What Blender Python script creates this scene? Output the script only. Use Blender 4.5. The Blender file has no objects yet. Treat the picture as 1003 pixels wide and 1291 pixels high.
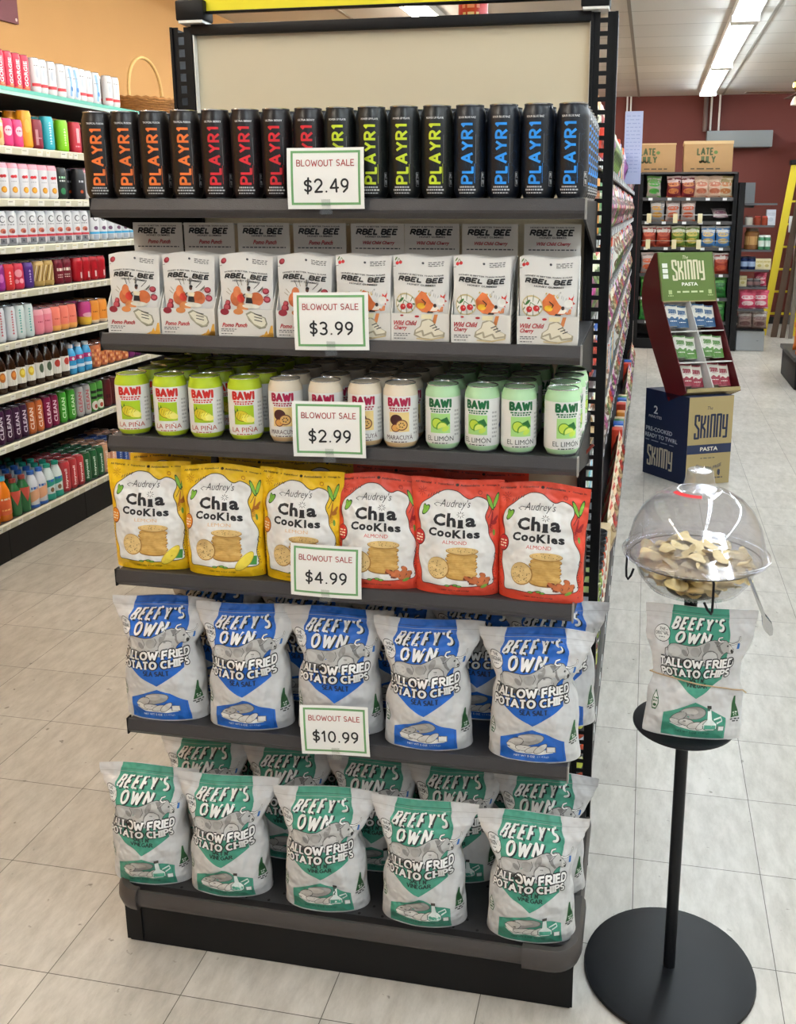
import bpy, bmesh, math, random
from mathutils import Vector, Matrix, noise
from mathutils.geometry import tessellate_polygon

SC = bpy.context.scene
COL = SC.collection
PI = math.pi
RNG = random.Random(7)

# ------------------------------------------------------------------ camera, light, exposure
CAM_POS = Vector((0.7423, -2.1496, 1.589))
YAW, PITCH, ROLL = 0.1915, 0.2287, 0.0014
cam = bpy.data.cameras.new('camera')
cam.sensor_fit = 'VERTICAL'
cam.sensor_height = 36.0
cam.lens = 1190.7 / 1291 * 36.0
cam.shift_x = -81.4 / 1291
cam.shift_y = -105.7 / 1291
cam.clip_start = 0.05
cam_ob = bpy.data.objects.new('camera', cam)
COL.objects.link(cam_ob)
r0 = Vector((math.cos(YAW), math.sin(YAW), 0))
f0 = Vector((-math.sin(YAW), math.cos(YAW), 0))
u0 = Vector((0, 0, 1))
f2 = f0 * math.cos(PITCH) - u0 * math.sin(PITCH)
u2 = u0 * math.cos(PITCH) + f0 * math.sin(PITCH)
r3 = r0 * math.cos(ROLL) + u2 * math.sin(ROLL)
u3 = -r0 * math.sin(ROLL) + u2 * math.cos(ROLL)
cam_ob.matrix_world = Matrix(((r3.x, u3.x, -f2.x, CAM_POS.x), (r3.y, u3.y, -f2.y, CAM_POS.y), (r3.z, u3.z, -f2.z, CAM_POS.z), (0, 0, 0, 1)))
SC.camera = cam_ob

world = bpy.data.worlds.new('world')
SC.world = world
world.use_nodes = True
world.node_tree.nodes['Background'].inputs[0].default_value = (0.93, 0.96, 1.0, 1)
world.node_tree.nodes['Background'].inputs[1].default_value = 0.42
SC.view_settings.view_transform = 'Standard'
SC.view_settings.look = 'None'
SC.view_settings.gamma = 1.0
SC.view_settings.use_curve_mapping = False
SC.view_settings.exposure = 0.14
TUBE_WARM = (1.0, 0.91, 0.79)
TUBE_COOL = (0.80, 0.91, 1.0)
TUBE_POWER = 36.0

# ------------------------------------------------------------------ materials
MATS = {}


def lin(c):
    if isinstance(c, str):
        c = tuple(int(c[i:i + 2], 16) / 255 for i in (0, 2, 4))
    return tuple((x / 12.92 if x <= 0.04045 else ((x + 0.055) / 1.055) ** 2.4) for x in c)


def mat(name, col='808080', rough=0.5, metal=0.0, spec=0.5, emit=0.0, noise_scale=0, noise_amt=0.0, bump=0.0, bump_scale=200, coat=0.0, bump_dist=0.002):
    if name in MATS:
        return MATS[name]
    m = bpy.data.materials.new(name)
    m.use_nodes = True
    nt = m.node_tree
    b = nt.nodes['Principled BSDF']
    c = lin(col)
    b.inputs['Base Color'].default_value = (*c, 1)
    b.inputs['Roughness'].default_value = rough
    b.inputs['Metallic'].default_value = metal
    b.inputs['Specular IOR Level'].default_value = spec
    b.inputs['Coat Weight'].default_value = coat
    if emit:
        b.inputs['Emission Color'].default_value = (*c, 1)
        b.inputs['Emission Strength'].default_value = emit
    if noise_amt or bump:
        tc = nt.nodes.new('ShaderNodeTexCoord')
    if noise_amt:
        n = nt.nodes.new('ShaderNodeTexNoise')
        n.inputs['Scale'].default_value = noise_scale
        n.inputs['Detail'].default_value = 4
        nt.links.new(tc.outputs['Object'], n.inputs['Vector'])
        mx = nt.nodes.new('ShaderNodeMix')
        mx.data_type = 'RGBA'
        mx.inputs['A'].default_value = (*[x * (1 - noise_amt) for x in c], 1)
        mx.inputs['B'].default_value = (*[min(1, x * (1 + noise_amt)) for x in c], 1)
        nt.links.new(n.outputs['Fac'], mx.inputs['Factor'])
        nt.links.new(mx.outputs['Result'], b.inputs['Base Color'])
    if bump:
        n2 = nt.nodes.new('ShaderNodeTexNoise')
        n2.inputs['Scale'].default_value = bump_scale
        n2.inputs['Detail'].default_value = 2
        nt.links.new(tc.outputs['Object'], n2.inputs['Vector'])
        bp = nt.nodes.new('ShaderNodeBump')
        bp.inputs['Strength'].default_value = bump
        bp.inputs['Distance'].default_value = bump_dist
        nt.links.new(n2.outputs['Fac'], bp.inputs['Height'])
        nt.links.new(bp.outputs['Normal'], b.inputs['Normal'])
    MATS[name] = m
    return m


def ink(hexcol, rough=0.45):
    return mat('print_%s' % hexcol, hexcol, rough)


def foil(hexcol, rough=0.42):
    return mat('foil_%s' % hexcol, hexcol, rough, bump=.9, bump_scale=24, bump_dist=.02)


def clear_plastic(name, tint=(1, 1, 1), refl=0.0, rough=0.03, veil=0.0):
    if name in MATS:
        return MATS[name]
    m = bpy.data.materials.new(name)
    m.use_nodes = True
    nt = m.node_tree
    nt.nodes.remove(nt.nodes['Principled BSDF'])
    tr = nt.nodes.new('ShaderNodeBsdfTransparent')
    tr.inputs[0].default_value = (*tint, 1)
    if veil:
        df = nt.nodes.new('ShaderNodeBsdfDiffuse')
        df.inputs[0].default_value = (.8, .8, .82, 1)
        vm = nt.nodes.new('ShaderNodeMixShader')
        vm.inputs[0].default_value = veil
        nt.links.new(tr.outputs[0], vm.inputs[1])
        nt.links.new(df.outputs[0], vm.inputs[2])
        tr = vm
    gl = nt.nodes.new('ShaderNodeBsdfGlossy')
    gl.inputs['Roughness'].default_value = rough
    fr = nt.nodes.new('ShaderNodeLayerWeight')
    pw = nt.nodes.new('ShaderNodeMath')
    pw.operation = 'POWER'
    pw.inputs[1].default_value = 3.0
    nt.links.new(fr.outputs['Facing'], pw.inputs[0])
    ml = nt.nodes.new('ShaderNodeMath')
    ml.operation = 'MULTIPLY'
    ml.inputs[1].default_value = .45
    nt.links.new(pw.outputs[0], ml.inputs[0])
    ad = nt.nodes.new('ShaderNodeMath')
    ad.inputs[1].default_value = refl
    mx = nt.nodes.new('ShaderNodeMixShader')
    nt.links.new(ml.outputs[0], ad.inputs[0])
    nt.links.new(ad.outputs[0], mx.inputs[0])
    nt.links.new(tr.outputs[0], mx.inputs[1])
    nt.links.new(gl.outputs[0], mx.inputs[2])
    nt.links.new(mx.outputs[0], nt.nodes['Material Output'].inputs[0])
    MATS[name] = m
    return m


# ------------------------------------------------------------------ mesh builder
class MB:
    def __init__(self):
        self.v, self.f, self.mi, self.mats = [], [], [], []

    def m(self, material):
        for i, x in enumerate(self.mats):
            if x is material:
                return i
        self.mats.append(material)
        return len(self.mats) - 1

    def add(self, vs, fs, material):
        o = len(self.v)
        k = self.m(material)
        self.v += [tuple(p) for p in vs]
        for f in fs:
            self.f.append([o + i for i in f])
            self.mi.append(k)
        return self

    def box(self, x0, x1, y0, y1, z0, z1, material):
        return self.add([(x0, y0, z0), (x1, y0, z0), (x1, y1, z0), (x0, y1, z0), (x0, y0, z1), (x1, y0, z1), (x1, y1, z1), (x0, y1, z1)],
                        [(0, 3, 2, 1), (4, 5, 6, 7), (0, 1, 5, 4), (1, 2, 6, 5), (2, 3, 7, 6), (3, 0, 4, 7)], material)

    def bbox(self, x0, x1, y0, y1, z0, z1, b, material):
        """box with chamfered vertical and horizontal edges"""
        bm = bmesh.new()
        bmesh.ops.create_cube(bm, size=1)
        for v in bm.verts:
            v.co = Vector(((x0 + x1) / 2 + v.co.x * (x1 - x0), (y0 + y1) / 2 + v.co.y * (y1 - y0), (z0 + z1) / 2 + v.co.z * (z1 - z0)))
        bmesh.ops.bevel(bm, geom=bm.edges[:], offset=b, segments=2, profile=0.5, affect='EDGES')
        return self.bm(bm, material)

    def bm(self, bm, material):
        bm.verts.index_update()
        vs = [v.co.copy() for v in bm.verts]
        fs = [[v.index for v in f.verts] for f in bm.faces]
        bm.free()
        return self.add(vs, fs, material)

    def lathe(self, prof, material, seg=28, c=(0, 0, 0), mats=None):
        """prof: [(r, z)] bottom to top; mats: one material per ring gap"""
        n = len(prof)
        vs = []
        for r, z in prof:
            for k in range(seg):
                a = 2 * PI * k / seg
                vs.append((c[0] + r * math.cos(a), c[1] + r * math.sin(a), c[2] + z))
        for i in range(n - 1):
            fs = []
            for k in range(seg):
                k2 = (k + 1) % seg
                fs.append((i * seg + k, i * seg + k2, (i + 1) * seg + k2, (i + 1) * seg + k))
            if i == 0:
                if prof[0][0] > 1e-4:
                    fs.append(tuple(reversed(range(seg))))
            if i == n - 2 and prof[-1][0] > 1e-4:
                fs.append(tuple((n - 1) * seg + k for k in range(seg)))
            self.add(vs if i == 0 else [], [], mats[i] if mats else material)
            o = len(self.v) - len(vs)
            k = self.m(mats[i] if mats else material)
            for f in fs:
                self.f.append([o + j for j in f])
                self.mi.append(k)
        return self

    def tube(self, pts, r, material, seg=10, cap=True):
        pts = [Vector(p) for p in pts]
        vs, fs = [], []
        prev = None
        for i, p in enumerate(pts):
            d = (pts[min(i + 1, len(pts) - 1)] - pts[max(i - 1, 0)]).normalized()
            if prev is None:
                a = d.orthogonal().normalized()
            else:
                a = (prev - d * prev.dot(d))
                a = a.normalized() if a.length > 1e-6 else d.orthogonal().normalized()
            prev = a
            b = d.cross(a)
            rr = r[i] if isinstance(r, (list, tuple)) else r
            for k in range(seg):
                t = 2 * PI * k / seg
                vs.append(p + (a * math.cos(t) + b * math.sin(t)) * rr)
        for i in range(len(pts) - 1):
            for k in range(seg):
                k2 = (k + 1) % seg
                fs.append((i * seg + k, i * seg + k2, (i + 1) * seg + k2, (i + 1) * seg + k))
        if cap:
            fs.append(tuple(reversed(range(seg))))
            fs.append(tuple((len(pts) - 1) * seg + k for k in range(seg)))
        return self.add(vs, fs, material)

    def prism(self, poly, axis, a0, a1, material):
        """extrude a 2D polygon along axis 'x','y','z'; poly coordinates are the other two axes in order"""
        n = len(poly)

        def P(p, a):
            return (a, p[0], p[1]) if axis == 'x' else ((p[0], a, p[1]) if axis == 'y' else (p[0], p[1], a))
        vs = [P(p, a0) for p in poly] + [P(p, a1) for p in poly]
        tris = tessellate_polygon([[Vector((p[0], p[1], 0)) for p in poly]])
        fs = [tuple(t) for t in tris] + [tuple(i + n for i in reversed(t)) for t in tris]
        fs += [(i, (i + 1) % n, n + (i + 1) % n, n + i) for i in range(n)]
        return self.add(vs, fs, material)

    def grid(self, fn, nu, nv, material, flip=False):
        vs = [fn(i / nu, j / nv) for j in range(nv + 1) for i in range(nu + 1)]
        w = nu + 1
        fs = []
        for j in range(nv):
            for i in range(nu):
                q = (j * w + i, j * w + i + 1, (j + 1) * w + i + 1, (j + 1) * w + i)
                fs.append(tuple(reversed(q)) if flip else q)
        return self.add(vs, fs, material)

    def mesh(self, name, smooth=35):
        me = bpy.data.meshes.new(name)
        me.from_pydata(self.v, [], self.f)
        for mm in self.mats:
            me.materials.append(mm)
        me.polygons.foreach_set('material_index', self.mi)
        bm = bmesh.new()
        bm.from_mesh(me)
        bmesh.ops.recalc_face_normals(bm, faces=[f for f in bm.faces])
        bm.to_mesh(me)
        bm.free()
        if smooth:
            me.polygons.foreach_set('use_smooth', [True] * len(me.polygons))
            me.set_sharp_from_angle(angle=math.radians(smooth))
        me.update()
        return me

    def build(self, name, parent=None, smooth=35, loc=None):
        o = bpy.data.objects.new(name, self.mesh(name, smooth))
        COL.objects.link(o)
        if parent is not None:
            o.parent = parent
        if loc:
            o.location = loc
        return o


def thing(name, label, cat, loc=(0, 0, 0), rz=0.0, group=None):
    o = bpy.data.objects.new(name, None)
    o.empty_display_size = 0.05
    COL.objects.link(o)
    o.location = loc
    o.rotation_euler = (0, 0, rz)
    return tag(o, label, cat, group)


def tag(o, label, cat, group=None):
    o['label'] = label
    o['category'] = cat
    if group:
        o['group'] = group
    return o


def struct(o):
    o['kind'] = 'structure'
    return o


KIDS = {}


def kids(o):
    return [c for c in COL.objects if c.parent is o] if o.name not in KIDS else KIDS[o.name]


def dup(root, loc, rz=0.0, label=None, group=None, children=None, rx=0.0):
    r = root.copy()
    COL.objects.link(r)
    r.location = loc
    r.rotation_euler = (rx, 0, rz)
    if label:
        r['label'] = label
    if group:
        r['group'] = group
    for ch in (children if children is not None else []):
        c = ch.copy()
        COL.objects.link(c)
        c.parent = r
    return r


class Proto:
    """first call moves the original, later calls copy it with its parts"""

    def __init__(self, root, children=()):
        self.root, self.children, self.used = root, list(children), False

    def put(self, loc, rz, label, group=None, rx=0.0):
        if not self.used:
            self.used = True
            o = self.root
            o.location = loc
            o.rotation_euler = (rx, 0, rz)
            o['label'] = label
            if group:
                o['group'] = group
            return o
        return dup(self.root, loc, rz, label, group, self.children, rx)


ORD = ['first', 'second', 'third', 'fourth', 'fifth', 'sixth', 'seventh', 'eighth', 'ninth', 'tenth', 'eleventh', 'twelfth', 'thirteenth',
       'fourteenth', 'fifteenth', 'sixteenth', 'seventeenth', 'eighteenth', 'nineteenth', 'twentieth'] + ['%s-%s' % (t, o) for t in ('twenty', 'thirty', 'forty') for o in
       ('first', 'second', 'third', 'fourth', 'fifth', 'sixth', 'seventh', 'eighth', 'ninth')]

# ------------------------------------------------------------------ flat artwork: polygons, strokes and lettering in label coordinates
TXT = {}


def text_tris(s, bold, shear):
    key = (s, bold, shear)
    if key not in TXT:
        c = bpy.data.curves.new('lettering', 'FONT')
        c.body = s
        c.offset = bold
        c.shear = shear
        c.resolution_u = 2
        o = bpy.data.objects.new('lettering', c)
        me = bpy.data.meshes.new_from_object(o)
        me.calc_loop_triangles()
        vs = [(v.co.x, v.co.y) for v in me.vertices]
        tr = [tuple(vs[i] for i in t.vertices) for t in me.loop_triangles]
        bpy.data.objects.remove(o)
        bpy.data.curves.remove(c)
        bpy.data.meshes.remove(me)
        xs = [p[0] for p in vs] or [0, 1]
        ys = [p[1] for p in vs] or [0, 1]
        x0, y0, w, h = min(xs), min(ys), max(max(xs) - min(xs), 1e-6), max(max(ys) - min(ys), 1e-6)
        TXT[key] = [tuple(((p[0] - x0) / w, (p[1] - y0) / h) for p in t) for t in tr]
    return TXT[key]


def arc(cx, cy, rx, ry, a0, a1, n=10):
    return [(cx + rx * math.cos(math.radians(a0 + (a1 - a0) * i / n)), cy + ry * math.sin(math.radians(a0 + (a1 - a0) * i / n))) for i in range(n + 1)]


GL = {
    'A': (.8, [[(0, 0), (.4, 1), (.8, 0)], [(.16, .34), (.64, .34)]]), 'B': (.62, [[(0, 0), (0, 1)] + arc(.28, .76, .28, .24, 90, -90, 8) + [(0, .52)], [(0, 0)] + arc(.32, .26, .3, .26, -90, 90, 8)]),
    'C': (.72, [arc(.4, .5, .4, .5, 50, 310, 16)]), 'D': (.7, [[(0, 0), (0, 1)] + arc(.25, .5, .45, .5, 90, -90, 12) + [(0, 0)]]),
    'E': (.58, [[(.55, 1), (0, 1), (0, 0), (.58, 0)], [(0, .52), (.45, .52)]]), 'F': (.56, [[(.56, 1), (0, 1), (0, 0)], [(0, .5), (.42, .5)]]),
    'H': (.68, [[(0, 0), (0, 1)], [(.68, 0), (.68, 1)], [(0, .5), (.68, .5)]]), 'I': (.12, [[(.06, 0), (.06, 1)]]), 'L': (.52, [[(0, 1), (0, 0), (.52, 0)]]),
    'O': (.8, [arc(.4, .5, .4, .5, 90, 450, 20)]), 'P': (.6, [[(0, 0), (0, 1)] + arc(.3, .74, .3, .26, 90, -90, 8) + [(0, .48)]]),
    'R': (.66, [[(0, 0), (0, 1)] + arc(.3, .75, .3, .25, 90, -90, 8) + [(0, .5)], [(.25, .5), (.66, 0)]]),
    'S': (.58, [arc(.3, .75, .27, .25, 40, 270, 10) + arc(.29, .25, .29, .25, 90, -140, 10)]), 'T': (.7, [[(0, 1), (.7, 1)], [(.35, 1), (.35, 0)]]),
    'U': (.66, [[(0, 1), (0, .3)] + arc(.33, .3, .33, .3, 180, 360, 10) + [(.66, 1)]]), 'W': (1.05, [[(0, 1), (.26, 0), (.52, .8), (.78, 0), (1.05, 1)]]),
    '0': (.6, [arc(.3, .5, .3, .5, 90, 450, 18)]), '1': (.34, [[(0, .78), (.2, 1), (.2, 0)]]), '2': (.6, [arc(.29, .7, .29, .3, 160, -20, 10) + [(.03, 0), (.6, .02)]]),
    '3': (.56, [arc(.25, .74, .28, .26, 140, -90, 9) + arc(.25, .25, .3, .26, 90, -140, 9)]), '4': (.64, [[(.5, 0), (.45, 1), (0, .3), (.64, .32)]]),
    '9': (.58, [arc(.29, .7, .27, .3, 0, 360, 14), [(.56, .72), (.5, .3), (.2, 0)]]), '$': (.62, [arc(.31, .72, .27, .2, 30, 270, 10) + arc(.3, .3, .28, .22, 90, -150, 10), [(.34, 1.12), (.28, -.12)]]),
    'Y': (.68, [[(0, 1), (.34, .46), (.68, 1)], [(.34, .46), (.34, 0)]]), 'N': (.66, [[(0, 0), (0, 1), (.66, 0), (.66, 1)]]), "'": (.1, [[(.07, 1), (.04, .76)]]),
    'V': (.7, [[(0, 1), (.35, 0), (.7, 1)]]), 'G': (.74, [arc(.4, .5, .4, .5, 45, 350, 14) + [(.78, .45), (.46, .45)]]), 'K': (.64, [[(0, 0), (0, 1)], [(.6, 1), (.06, .42)], [(.2, .56), (.64, 0)]]), 'M': (.85, [[(0, 0), (0, 1), (.42, .25), (.85, 1), (.85, 0)]]),
    'J': (.5, [[(.48, 1), (.48, .25)] + arc(.24, .25, .24, .25, 0, -180, 8)]), 'X': (.64, [[(0, 0), (.64, 1)], [(0, 1), (.64, 0)]]),
    's': (.46, [[(.46, .74), (.46, 1), (0, 1), (0, .62), (.46, .40), (.46, 0), (0, 0), (0, .24)]]), 'k': (.46, [[(0, 0), (0, 1)], [(.46, 1), (.40, .66), (.04, .52)], [(.14, .52), (.46, .36), (.46, 0)]]), 'n': (.46, [[(0, 0), (0, 1), (.46, 1), (.46, 0)]]), 'y': (.46, [[(0, 1), (0, .38), (.46, .38)], [(.46, 1), (.46, 0), (0, 0)]]),
    '.': (.2, [[(.1, .02), (.11, .03)]]), ' ': (.20, []),
}


class Art:
    def __init__(self):
        self.s = []                                   # (triangles, colour, layer)

    def poly(self, pts, col, z=0):
        tr = tessellate_polygon([[Vector((p[0], p[1], 0)) for p in pts]])
        self.s.append(([tuple(pts[i] for i in t) for t in tr], col, z))
        return self

    def rect(self, x0, y0, x1, y1, col, z=0):
        return self.poly([(x0, y0), (x1, y0), (x1, y1), (x0, y1)], col, z)

    def ell(self, cx, cy, rx, ry, col, z=0, n=20, rot=0):
        a = math.radians(rot)
        pts = []
        for i in range(n):
            t = 2 * PI * i / n
            x, y = rx * math.cos(t), ry * math.sin(t)
            pts.append((cx + x * math.cos(a) - y * math.sin(a), cy + x * math.sin(a) + y * math.cos(a)))
        return self.poly(pts, col, z)

    def stroke(self, pts, w, col, z=0, ax=1.0, rnd=True):
        """ax: how many y units equal one x unit, so strokes keep one width on stretched labels"""
        tr = []
        q = [(p[0] * ax, p[1]) for p in pts]
        for (a, b) in zip(q[:-1], q[1:]):
            d = Vector((b[0] - a[0], b[1] - a[1]))
            if d.length < 1e-9:
                continue
            n = Vector((-d.y, d.x)).normalized() * w / 2
            c = [(a[0] + n.x, a[1] + n.y), (a[0] - n.x, a[1] - n.y), (b[0] - n.x, b[1] - n.y), (b[0] + n.x, b[1] + n.y)]
            tr += [(c[0], c[1], c[2]), (c[0], c[2], c[3])]
        if rnd:
            for p in (q[1:-1] if rnd == 'in' else q):
                o = [(p[0] + w / 2 * math.cos(k * PI / 4), p[1] + w / 2 * math.sin(k * PI / 4)) for k in range(8)]
                tr += [(o[0], o[k], o[k + 1]) for k in range(1, 7)]
        self.s.append(([tuple((p[0] / ax, p[1]) for p in t) for t in tr], col, z))
        return self

    def line(self, s, x, y, w, h, lw, col, z=0, ax=1.0, serif=False, slope=0.0, bend=0.0, jit=0, shear=0.0, gap=.26, rot90=False):
        """lettering drawn with strokes, fitted into the box x..x+w, y..y+h"""
        tot = sum(GL[c][0] + gap for c in s) - gap
        if rot90:
            w, h = h, w
        kx = w / tot
        px = 0
        rg = random.Random(len(s))
        for c in s:
            gw, st = GL[c]
            jy = rg.uniform(-jit, jit)
            for ln in st:
                def T(p):
                    X = px + p[0] * kx
                    if rot90:
                        return (x + h - (p[1] + jy) * h, y + X)
                    X += (p[1] - .5) * h * shear / ax
                    u = X / w - .5
                    return (x + X, y + (p[1] + jy) * h + slope * u + bend * (u * u * 4 - 1))
                self.stroke([T(p) for p in ln], lw, col, z, ax, True if serif is False else 'in')
                if serif is True:
                    for p, o in ((ln[0], ln[1]), (ln[-1], ln[-2])):
                        if (p[1] in (0, 1)) and abs(o[1] - p[1]) > .3:
                            self.stroke([T((p[0] - .17, p[1])), T((p[0] + .17, p[1]))], lw * .8, col, z, ax, False)
            px += (gw + gap) * kx
        return self

    def text(self, s, x, y, w, h, col, z=0, bold=0.0, shear=0.0, rot90=False, slope=0.0, bend=0.0):
        """x, y: lower left corner of the box the lettering fills"""
        tr = text_tris(s, bold, shear)
        out = []
        for t in tr:
            q = []
            for a, b in t:
                if rot90:
                    q.append((x + (1 - b) * w, y + a * h))
                else:
                    u = a - .5
                    q.append((x + a * w, y + b * h + slope * u + bend * (u * u * 4 - 1)))
            out.append(tuple(q))
        self.s.append((out, col, z))
        return self

    def scribble(self, x, y, w, h, col, z=0, n=8, seed=1):
        """a line of print too small to read"""
        rg = random.Random(seed)
        px = x
        while px < x + w:
            l = rg.uniform(.5, 1.3) * w / n
            self.rect(px, y, min(px + l, x + w), y + h, col, z)
            px += l + w / n * .35
        return self

    def emit(self, mb, fn, off=0.0003, step=0.00018, du=0.0, dv=0.0, rough=0.45, mk=None):
        bm = bmesh.new()
        lay = bm.faces.layers.int.new('z')
        cols = []
        xs, ys = [], []
        for tris, col, z in self.s:
            if col not in cols:
                cols.append(col)
            k = cols.index(col)
            for t in tris:
                a = (t[1][0] - t[0][0]) * (t[2][1] - t[0][1]) - (t[2][0] - t[0][0]) * (t[1][1] - t[0][1])
                if abs(a) < 1e-12:
                    continue
                vs = [bm.verts.new((p[0], p[1], 0)) for p in (t if a > 0 else (t[0], t[2], t[1]))]
                f = bm.faces.new(vs)
                f.material_index = k
                f[lay] = z
                xs += [p[0] for p in t]
                ys += [p[1] for p in t]
        if not xs:
            return
        for step_, lo, hi, no in ((du, min(xs), max(xs), (1, 0, 0)), (dv, min(ys), max(ys), (0, 1, 0))):
            if step_:
                k = math.ceil((lo + 1e-6) / step_)
                while k * step_ < hi - 1e-6:
                    co = Vector(no) * (k * step_)
                    bmesh.ops.bisect_plane(bm, geom=bm.verts[:] + bm.edges[:] + bm.faces[:], dist=1e-7, plane_co=co, plane_no=no)
                    k += 1
        ms = [(mk or ink)(c, rough) if isinstance(c, str) else c for c in cols]
        bm.verts.index_update()
        o = len(mb.v)
        for v in bm.verts:
            z = v.link_faces[0][lay] if v.link_faces else 0
            mb.v.append(tuple(fn(v.co.x, v.co.y, off + step * z)))
        idx = [mb.m(x) for x in ms]
        for f in bm.faces:
            mb.f.append([o + v.index for v in f.verts])
            mb.mi.append(idx[f.material_index])
        bm.free()


def cyl_map(r, flip=1):
    """label x (metres along the circumference, 0 faces -Y), y height"""
    def fn(x, y, d):
        a = x / r
        return ((r + d) * math.sin(a), -(r + d) * math.cos(a), y)
    return fn


def front_map(x0=0.0, y0=0.0, z0=0.0):
    return lambda x, y, d: (x0 + x, y0 - d, z0 + y)

# ------------------------------------------------------------------ room
X_LEFT, X_RIGHT, Y_BACK, Y_FRONT, Z_CEIL = -2.75, 5.5, 11.84, -5.0, 3.1
TX0, TY0, TILE = -0.1419, 1.1779, 0.3048


def floor_material():
    m = bpy.data.materials.new('vinyl_tile')
    m.use_nodes = True
    nt = m.node_tree
    N, L = nt.nodes.new, nt.links.new
    b = nt.nodes['Principled BSDF']
    tc = N('ShaderNodeTexCoord')
    mp = N('ShaderNodeMapping')
    mp.inputs['Location'].default_value = (-TX0 + 20 * TILE, -TY0 + 40 * TILE, 0)
    L(tc.outputs['Object'], mp.inputs['Vector'])
    br = N('ShaderNodeTexBrick')
    br.offset = 0
    br.inputs['Scale'].default_value = 1
    br.inputs['Brick Width'].default_value = TILE
    br.inputs['Row Height'].default_value = TILE
    br.inputs['Mortar Size'].default_value = 0.0011
    br.inputs['Mortar Smooth'].default_value = 0.3
    br.inputs['Color1'].default_value = (*lin('d3cec6'), 1)
    br.inputs['Color2'].default_value = (*lin('c6c1b9'), 1)
    br.inputs['Mortar'].default_value = (*lin('625d56'), 1)
    L(mp.outputs[0], br.inputs['Vector'])
    n1 = N('ShaderNodeTexNoise')                      # streaky chips in the tile
    n1.inputs['Scale'].default_value = 26
    n1.inputs['Detail'].default_value = 6
    n1.inputs['Roughness'].default_value = .7
    st = N('ShaderNodeMapping')
    st.inputs['Scale'].default_value = (1, .35, 1)
    st.inputs['Rotation'].default_value = (0, 0, .5)
    L(tc.outputs['Object'], st.inputs['Vector'])
    L(st.outputs[0], n1.inputs['Vector'])
    r1 = N('ShaderNodeValToRGB')
    r1.color_ramp.elements[0].position, r1.color_ramp.elements[0].color = .3, (.72, .71, .69, 1)
    r1.color_ramp.elements[1].position, r1.color_ramp.elements[1].color = .62, (1, 1, 1, 1)
    L(n1.outputs['Fac'], r1.inputs[0])
    n2 = N('ShaderNodeTexNoise')                      # small dark scuffs
    n2.inputs['Scale'].default_value = 34
    n2.inputs['Detail'].default_value = 3
    L(tc.outputs['Object'], n2.inputs['Vector'])
    r2 = N('ShaderNodeValToRGB')
    r2.color_ramp.elements[0].position, r2.color_ramp.elements[0].color = .25, (.45, .43, .41, 1)
    r2.color_ramp.elements[1].position, r2.color_ramp.elements[1].color = .31, (1, 1, 1, 1)
    L(n2.outputs['Fac'], r2.inputs[0])
    n3 = N('ShaderNodeTexNoise')                      # broad worn patches
    n3.inputs['Scale'].default_value = 1.6
    n3.inputs['Detail'].default_value = 5
    L(tc.outputs['Object'], n3.inputs['Vector'])
    r3_ = N('ShaderNodeValToRGB')
    r3_.color_ramp.elements[0].position, r3_.color_ramp.elements[0].color = .3, (.86, .85, .83, 1)
    r3_.color_ramp.elements[1].position, r3_.color_ramp.elements[1].color = .65, (1, 1, 1, 1)
    L(n3.outputs['Fac'], r3_.inputs[0])
    last = br.outputs['Color']
    for r in (r1, r2, r3_):
        mx = N('ShaderNodeMix')
        mx.data_type = 'RGBA'
        mx.blend_type = 'MULTIPLY'
        mx.inputs['Factor'].default_value = 1
        L(last, mx.inputs['A'])
        L(r.outputs[0], mx.inputs['B'])
        last = mx.outputs['Result']
    L(last, b.inputs['Base Color'])
    b.inputs['Roughness'].default_value = .33
    b.inputs['Specular IOR Level'].default_value = .4
    bp = N('ShaderNodeBump')
    bp.inputs['Strength'].default_value = .12
    bp.inputs['Distance'].default_value = .002
    L(n3.outputs['Fac'], bp.inputs['Height'])
    L(bp.outputs[0], b.inputs['Normal'])
    return m


struct(MB().box(X_LEFT - .1, X_RIGHT + .1, Y_FRONT, Y_BACK + .1, -.08, 0, floor_material()).build('floor', smooth=0))
orange = mat('orange_paint', 'c2945a', .7, noise_scale=3, noise_amt=.05, bump=.05, bump_scale=90)
maroon = mat('maroon_paint', '6a2f26', .7, noise_scale=2, noise_amt=.06)
beige_paint = mat('beige_paint', 'cdbfa6', .75, noise_scale=2, noise_amt=.04)
struct(MB().box(X_LEFT - .1, X_LEFT, Y_FRONT, Y_BACK, 0, Z_CEIL, orange).build('wall_left', smooth=0))
struct(MB().box(X_LEFT - .1, X_RIGHT + .1, Y_BACK, Y_BACK + .1, 0, Z_CEIL, maroon).build('wall_back', smooth=0))
struct(MB().box(X_RIGHT, X_RIGHT + .1, Y_FRONT, Y_BACK, 0, Z_CEIL, beige_paint).build('wall_right', smooth=0))


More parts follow.
